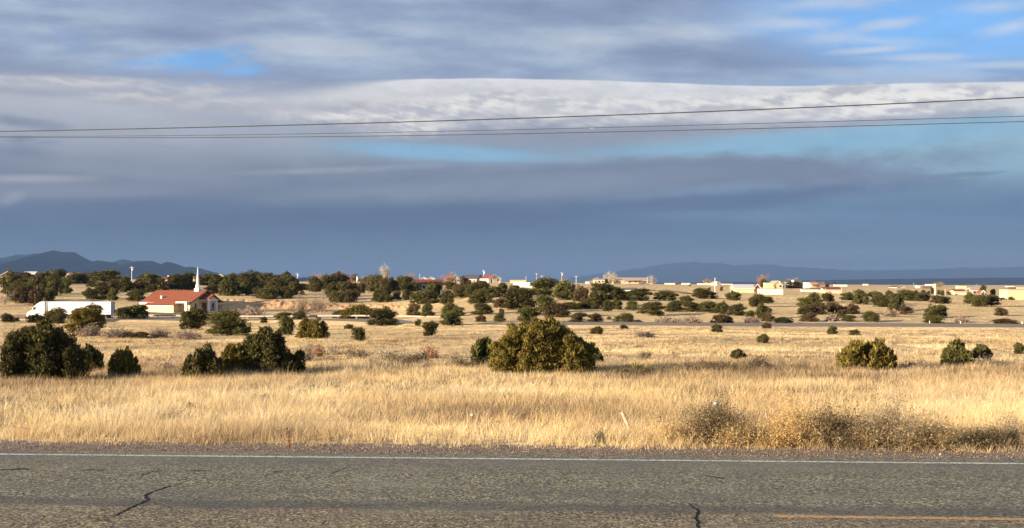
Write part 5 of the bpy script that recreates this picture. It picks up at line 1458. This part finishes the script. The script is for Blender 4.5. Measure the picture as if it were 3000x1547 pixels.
for i, (a, b, bs, tp, lab, mt, rf) in enumerate(((1900, 1915, 832, 829.5, "tiny cream building right of the tan roofed ranch house", M_CREAM, R_GREY), (1950, 1978, 833.5, 830, "low white building on the plain left of a dark red shed", M_WHITE, R_GREY), (1978, 1987, 833.5, 828.5, "dark red shed on the far plain", R_MAROON, R_MAROON),
                                                 (2000, 2022, 833.5, 830, "low white building on the plain right of the dark red shed", M_WHITE, R_GREY), (2046, 2092, 834.5, 831, "long white low building left of the lone field pole", M_WHITE, R_GREY),
                                                 (2068, 2094, 832, 827, "dark roofed building behind the long white low one", M_GREENW, R_SLATE), (2118, 2146, 835, 832, "pale distant buildings left of the white metal barn", M_CREAM, R_GREY),
                                                 (2447, 2482, 839.5, 834.5, "long white building on the horizon right of the reddish roofs", M_WHITE, R_GREY), (2530, 2544, 836, 832.5, "tiny white vehicle shaped building on the far horizon", M_WHITE, R_GREY),
                                                 (2688, 2712, 844, 837.5, "white building left of the thick pale pole, lower left one", M_WHITE, R_GREY), (2704, 2732, 846, 838, "dark fronted low building left of the thick pale pole", R_BROWN, R_TAN),
                                                 (2716, 2736, 842, 833, "taller white building directly left of the thick pale pole", M_WHITE, R_GREY), (2951, 2972, 842, 838, "white building with dark top near the right border, left of two", M_WHITE, R_SLATE),
                                                 (2955, 2978, 847, 841, "dark sided low building near the right border", R_BROWN, M_CREAM), (2980, 3000, 846, 842, "pale orange low building touching the right border", M_PINK, R_TAN),
                                                 (2808, 2832, 847, 838, "pale house behind the red and cream house", M_CREAM, R_TAN), (2360, 2372, 846, 828, "tall white shed above the white trailer home", M_WHITE, R_GREY),
                                                 (2372, 2400, 842, 829, "pinkish building behind the red bare trees", M_PINK, R_TAN), (2243, 2264, 845, 829, "cream low wing left of the steep gable", M_CREAM, R_TAN))):
    house("low_building", lab, "building", a, b, bs, tp, tp - .6, mt, rf, 'flat', 6, 0, 0, .1, False)
house("pink_house", "pink gabled house right of the lone field pole", "house", 2094, 2114, 836, 830, 824.5, M_PINK, R_TAN, 'front', 8, 20, 1, .2)
house("metal_barn", "white metal barn with pale grey roof", "barn", 2150, 2212, 858, 844, 833, M_CREAM, R_GREY, 'side', 9, 0, 0, .3, False)
house("blue_barn", "barn with navy blue gabled roof and red front", "barn", 2204, 2234, 857, 846, 832, R_MAROON, R_BLUE, 'front', 8, -8, 1, .5)
house("white_building", "white flat building between the blue barn and the parked row", "building", 2229, 2294, 863, 848, 846.5, M_WHITE, R_GREY, 'flat', 5, 0, 0, .1, False)
house("steep_gable_house", "cream house with steep front gable", "house", 2262, 2296, 845, 834, 822.5, M_CREAM, R_TAN, 'front', 10, 8, 1, .3)
house("grey_roof_house", "house with long grey roof right of the steep gable", "house", 2290, 2354, 845, 833, 821, M_CREAM, R_GREEN, 'side', 12, 0, 3, .3, extra_back=8)
house("mobile_home", "white mobile home with reddish roof", "mobile home", 2350, 2408, 855, 848, 844.5, M_WHITE, R_BROWN, 'side', 5, 0, 4, .3)
house("red_roof_cottage", "cream cottage with long brownish red roof", "house", 2414, 2466, 859, 848.5, 841, M_CREAM, R_MAROON, 'side', 8, 0, 3, .4)
house("low_barn", "white low barn with dark roof on the right plain", "barn", 2623, 2656, 844, 841, 836.5, M_WHITE, R_BROWN, 'front', 10, 20, 0, .3, False)
house("red_cream_house", "left wing of the right side house with bright red roof", "house", 2798, 2834, 864, 854, 847.5, M_CREAM, R_RED, 'side', 8, 0, 2, .3)
house("red_cream_house", "cream main gable of the right side house", "house", 2820, 2852, 864, 855, 845, M_CREAM, R_TAN, 'front', 9, 10, 1, .3)
house("red_cream_house", "right wing of the right side house with pale orange roof", "house", 2846, 2880, 861, 851, 841, M_CREAM, R_TAN, 'side', 8, 0, 1, .3, extra_back=6)
house("grey_turret", "small grey shed with red cap above the round juniper group", "shed", 2872, 2888, 876, 855, 850, M_GREYW, R_RED, 'front', 3, 0, 1, .3, False)
house("cream_block", "blocky windowless cream building cut by the right border", "building", 2952, 3030, 879, 851, 850, M_CREAM, M_CREAM, 'flat', 5, 0, 0, .1, False)


def church():
    base = place(490, 915); D = base[1]; s = F / D
    th = math.radians(-21)
    zb = base[2]
    # local frame: x runs along the nave towards the porch end, y points away from the viewer
    L, Wd, he, hr = 13.3, 11.5, 2.9, (915 - 851) / s
    # right gable apex is seen at x=600
    gx = (598 - 1500) / F
    mid = Vector((gx * (D + 2.5), D + 2.5, 0))
    o = empty("church", (mid.x, mid.y, zb), th, "cream church with terracotta roof and white steeple", "church")
    wl = wallm("church_stucco", (.66, .51, .31)); rf = R_RED
    h = Wd / 2
    MB().prism([(-h, -.8), (h, -.8), (h, he), (0, hr - .2), (-h, he)], -L, 0, 'x').build("wall", wl, o)
    sl = (hr - he) / h; ov = .9; a = h + ov; ze = he - sl * ov; t = .22
    MB().prism([(-a, ze), (0, hr), (a, ze), (a, ze - t), (0, hr - t), (-a, ze - t)], -L - 1.2, .9, 'x').build("roof", rf, o)
    MB().prism([(-a - .02, ze - .3), (-a - .02, ze + .02), (0, hr + .03), (a + .02, ze + .02), (a + .02, ze - .3), (0, hr - .32)], .904, .98, 'x').build("fascia", DOORM, o)
    MB().box(-L - 1.2, -L + 3.2, -a - .08, -a - .004, ze - .5, ze - .01).build("fascia", TRIM, o)
    # front annex with the roof slope carried down over it
    ax0, ax1, ad = -L + 1.6, -L + 10.2, 2.4
    zf = he - sl * (ad + .35)
    MB().prism([(-h - ad, -.8), (-h, -.8), (-h, he - .12), (-h - ad, he - sl * ad - .22)], ax0, ax1, 'x').build("annex_wall", wl, o)
    MB().prism([(-h - ad - .35, zf), (-a + .01, ze), (-a + .01, ze - t), (-h - ad - .35, zf - t)], ax0 - .3, ax1 + .3, 'x').build("annex_roof", rf, o)
    MB().box(ax0 - .3, ax1 + .3, -h - ad - .42, -h - ad - .354, zf - t - .06, zf + .02).build("fascia", TRIM, o)
    for cx in (ax0 + 2.2, ax1 - 2.2):
        fr = MB().box(cx - .35, cx + .35, -h - ad - .03, -h - ad + .02, .3, he - sl * ad - .45).build("window", TRIM, o)
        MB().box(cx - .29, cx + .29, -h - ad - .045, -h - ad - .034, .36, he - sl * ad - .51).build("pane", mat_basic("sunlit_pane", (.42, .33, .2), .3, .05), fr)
    # corner canopy with its pillar
    MB().box(-2.6, .6, -h - ad + .2, -h - .02, he - .55, he - .2).build("canopy", TRIM, o)
    MB().box(.0, .5, -h - ad + .3, -h - ad + .8, -.2, he - .56).build("pillar", TRIM, o)
    # gable end: door, round window, gabled porch on two pillars
    MB().prism([(-2.1, he + .5), (0, hr - 1.0), (2.1, he + .5), (2.1, he + .25), (0, hr - 1.3), (-2.1, he + .25)], .01, 3.0, 'x').build("porch_roof", rf, o)
    MB().prism([(-1.75, he + .26), (0, hr - 1.5), (1.75, he + .26)], .3, 2.7, 'x').build("porch_gable", wl, o)
    MB().box(.02, 2.9, -1.9, 1.9, he - .02, he + .25).build("porch_beam", TRIM, o)
    for yy in (-1.75, 1.35): MB().box(2.3, 2.75, yy, yy + .42, -.3, he - .03).build("pillar", TRIM, o)
    MB().box(.5, 1.0, 3.6, 4.1, -.3, 2.0).build("pillar", TRIM, o)
    dr = MB().box(.005, .07, -.9, .9, 0, 2.3).build("door", R_MAROON, o)
    MB().bar((.10, .1, 1.05), (.10, .1, 1.25), .03, None, 6).build("handle", TRIM, dr)
    MB().bar((.01, 0, he + .55), (.05, 0, he + .55), .4, .4, 18).build("round_window", GLASS, o)
    for yy in (-4.0, 3.2): 
        fr = MB().box(.005, .05, yy, yy + .9, .9, 2.3).build("window", TRIM, o); MB().box(.054, .07, yy + .08, yy + .82, .98, 2.22).build("pane", GLASS, fr)
    # vent on the roof slope
    zz = he + sl * (h - 4.6)
    MB().box(-L + 3.6, -L + 4.1, -4.7, -4.2, zz - .4, zz + .7).build("roof_vent", R_GREY, o)
    # steeple
    sx_ = -1.9; sp_h = (858 - 789) / s
    stp = MB().box(sx_ - .62, sx_ + .62, -.62, .62, hr - .8, hr + .5)
    stp.build("steeple_base", TRIM, o)
    n = 8; z0 = hr + .502
    b = MB(); 
    for (r, z) in ((.60, z0), (.50, z0 + .9), (.40, z0 + 1.0), (.05, z0 + sp_h - .5)):
        for i in range(n): b.v.append((sx_ + r * math.cos(2 * math.pi * (i + .5) / n), r * math.sin(2 * math.pi * (i + .5) / n), z))
    for k in range(3):
        for i in range(n): b.f.append((k * n + i, k * n + (i + 1) % n, (k + 1) * n + (i + 1) % n, (k + 1) * n + i))
    b.f.append(tuple(range(3 * n, 4 * n))); b.f.append(tuple(reversed(range(n))))
    b.build("steeple", TRIM, o)
    return o
church()

# ------------------------------------------------------------------ utility poles and other uprights
POLE = mat_basic("grey_pole", (.50, .44, .36), .85, .12, 3); POLEB = mat_basic("pale_bluish_pole", (.55, .60, .60), .7, .08, 3)
PG = "utility poles on the skyline"
def pole(px, base, top, label, trans=False, mat=POLE, arm=True, r=.16, group=PG):
    X, Y, Z, s = place(px, base); H = (base - top) / s
    o = empty("utility_pole", (X, Y, Z), 0, label, "utility pole", group)
    MB().bar((0, 0, -1), (0, 0, H), r * 1.15, r * .8, 8).build("pole", mat, o)
    if arm:
        MB().box(-1.1, 1.1, -.08, .08, H - .75, H - .6).build("crossarm", mat, o)
        for xx in (-1, -.4, .4, 1): MB().bar((xx, 0, H - .6), (xx, 0, H - .38), .05, .03, 6).build("insulator", TRIM, o)
    if trans: MB().bar((.42, -.1, H - 2.3), (.42, -.1, H - 1.2), .34, .34, 12).build("transformer", mat_basic("transformer_grey", (.66, .70, .72), .5, .05), o)
    return o
pole(386, 824, 780, "tall pale utility pole with transformer left of the church", True, POLEB)
pole(865, 824, 806, "thinner left pole of the close pair on the skyline", False, POLE, False)
pole(871, 825, 799, "pole with white transformer, right of the close skyline pair", True)
pole(901, 824, 813, "short pole among the bare trees right of the close pair", False, POLE, False)
pole(1046, 827, 808, "white topped pole beside the brown bare trees", True, TRIM, False, .3)
pole(1063, 824, 810, "short white pole just right of the white topped one", False, TRIM, False, .35)
pole(1230, 820, 796, "thin pole sticking up behind the red roofs", False, POLEB, False)
pole(1417, 829, 791, "tall pole with transformer between two central skyline houses", True, POLEB)
pole(1541, 828, 808, "thin faint pole right of the low flat cream house", False, POLE, False)
pole(1572, 828, 800, "taller grey pole above the grey roofed sheds", False)
pole(1587, 828, 806, "shorter grey pole above the grey roofed sheds", False)
pole(1646, 829, 797, "pole with transformer on the open central ridge", True)
pole(1688, 831, 808, "pale pole on the bare ridge left of the arched house", False, POLEB)
pole(1898, 830, 807, "thin pole at the right gable of the ranch house", False, POLEB, False)
pole(2095, 866, 814, "lone pale pole with transformer standing in the dry field", True, POLE, False)
pole(2300, 846, 825, "pole with small top box before the long grey roof", False)
pole(2418, 860, 844, "short pole at the left of the brownish red cottage roof", False, POLE, False, .1)
pole(2466, 860, 842, "short pole at the right of the brownish red cottage roof", False, POLE, False, .1)
pole(2677, 838, 828, "tiny white windmill pole on the right horizon", False, TRIM, False)
pole(2740, 873, 831, "thick pale pole nearest on the right plain", False, POLE, False, .26)
pole(2769, 865, 846, "thin pole right of the thick pale pole", False, POLE, False, .1)
pole(2862, 838, 831, "tiny white mast on the horizon above the red and cream house", False, TRIM, False)
for (px, base, cy, r, lab) in ((2322, 845, 824, 3.2, "white satellite dish above the long grey roof"), (2374, 853, 838, 3.2, "white round sign on a post by the mobile home")):
    X, Y, Z, s = place(px, base); zc = (base - cy) / s
    o = empty("satellite_dish", (X, Y, Z), 0, lab, "dish")
    MB().bar((0, 0, -.3), (0, 0, zc), .07, .06, 6).build("mast", POLE, o)
    MB().bar((0, -.12, zc), (0, -.28, zc + .08), r / s * .6, r / s * 1.3, 16).build("dish", TRIM, o)

# ------------------------------------------------------------------ mountains and far plain
def range_mesh(name, D, depth, prof, c, seed, base_row=833, rough=.35, drop=60):
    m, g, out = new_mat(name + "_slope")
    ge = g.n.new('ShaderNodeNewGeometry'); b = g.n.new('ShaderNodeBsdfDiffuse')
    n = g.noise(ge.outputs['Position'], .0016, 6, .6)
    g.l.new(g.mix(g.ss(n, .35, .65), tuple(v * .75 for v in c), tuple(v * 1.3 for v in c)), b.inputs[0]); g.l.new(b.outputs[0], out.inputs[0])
    px = np.array([p[0] for p in prof], float); py = np.array([p[1] for p in prof], float)
    xs = np.linspace(px[0], px[-1], int((px[-1] - px[0]) / 5)); top = np.interp(xs, px, py)
    top = top - (vnoise(xs / 16.0, xs * 0, seed, 3) - .5) * 5 * rough * np.clip((base_row - top) / 15, 0, 1)
    rows = 26; V = []
    for r in range(rows):
        f = r / (rows - 1)                              # 0 foot, ridge at .7, back foot at 1
        y = D - depth * .7 + depth * f
        prof_f = (f / .7) ** 1.25 if f <= .7 else 1 - ((f - .7) / .3) ** 1.2
        Hh = (base_row - top) * D / F
        nz = vnoise(xs / 22.0 + f * 2.0, np.full_like(xs, f * 4), seed + 5, 4) - .5
        z = -drop * (1 - prof_f) + Hh * prof_f * (1 + nz * 1.3 * (1 - prof_f) ** .6 * (f < .7))
        z = z + (CAMZ - (base_row - HZ) * D / F)
        V.append(np.stack([(xs - 1500) / F * D * (0.985 + .015 * y / D), np.full_like(xs, y), z], -1))
    nx = len(xs); V = np.concatenate(V)
    i = (np.arange(rows - 1)[:, None] * nx + np.arange(nx - 1)[None]).ravel()
    T = np.concatenate([np.stack([i, i + 1, i + nx + 1], 1), np.stack([i, i + nx + 1, i + nx], 1)])
    me = npmesh(name, V, T, m); me.polygons.foreach_set('use_smooth', np.ones(len(T), bool))
    tag(link(name, me), kind='structure')

SHADED_DK = (.007, .009, .010)  # near-black slopes, cloud shade on the ranges put into the base colour
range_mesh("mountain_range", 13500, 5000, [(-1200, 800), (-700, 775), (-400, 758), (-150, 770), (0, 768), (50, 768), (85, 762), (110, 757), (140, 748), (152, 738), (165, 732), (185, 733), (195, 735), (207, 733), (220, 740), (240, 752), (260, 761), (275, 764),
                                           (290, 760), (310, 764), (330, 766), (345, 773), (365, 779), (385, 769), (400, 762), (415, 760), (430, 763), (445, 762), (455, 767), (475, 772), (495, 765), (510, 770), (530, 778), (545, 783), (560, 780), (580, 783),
                                           (600, 790), (625, 796), (650, 802), (665, 807), (720, 818), (800, 826), (900, 834)], SHADED_DK, 3)
range_mesh("distant_mountains", 18500, 6000, [(-1200, 780), (-500, 745), (-100, 762), (0, 756), (30, 749), (70, 742), (120, 738), (135, 741), (160, 752), (240, 768), (330, 774), (345, 768), (360, 760), (372, 758), (390, 766), (440, 780), (500, 790), (700, 812), (900, 825), (1100, 833)], SHADED_DK, 9)
range_mesh("distant_hills", 11000, 3000, [(820, 833), (850, 820), (875, 815), (895, 811), (915, 816), (935, 822), (960, 812), (985, 798), (998, 794), (1012, 801), (1035, 811), (1060, 818), (1110, 826), (1200, 833)], SHADED_DK, 14)
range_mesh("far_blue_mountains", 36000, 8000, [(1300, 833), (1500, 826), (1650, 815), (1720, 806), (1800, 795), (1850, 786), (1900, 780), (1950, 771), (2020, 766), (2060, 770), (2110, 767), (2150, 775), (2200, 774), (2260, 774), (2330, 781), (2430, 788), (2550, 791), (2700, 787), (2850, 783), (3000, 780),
                                             (3300, 770), (3800, 790), (4500, 815)], SHADED_DK, 22)
range_mesh("cloud_shaded_mesa", 15000, 4200, [(1250, 833.5), (1500, 831.5), (1700, 830), (1900, 828.5), (2200, 825.5), (2400, 820), (2600, 816.5), (2800, 814), (3000, 812), (3400, 808), (4500, 812)], (.014, .012, .014), 31, 834, .2)  # the cloud shadow on this land is put into its dark colour

finish_labels()

# ------------------------------------------------------------------ the air
def haze():
    mb = MB().box(-45000, 45000, -3000, 50000, -140, 740)
    m = bpy.data.materials.new("haze"); m.use_nodes = True; n = m.node_tree.nodes; n.clear()
    out = n.new('ShaderNodeOutputMaterial'); v = n.new('ShaderNodeVolumePrincipled')
    v.inputs['Color'].default_value = (0.14, 0.232, 0.43, 1); v.inputs['Density'].default_value = HAZE_D; v.inputs['Anisotropy'].default_value = 0.0
    m.node_tree.links.new(v.outputs[0], out.inputs['Volume'])
    o = mb.build("haze", m); tag(o, "pale blue haze hanging over the far plain and mountains", "haze", kind='stuff')
HAZE_D = 4.4e-5
haze()
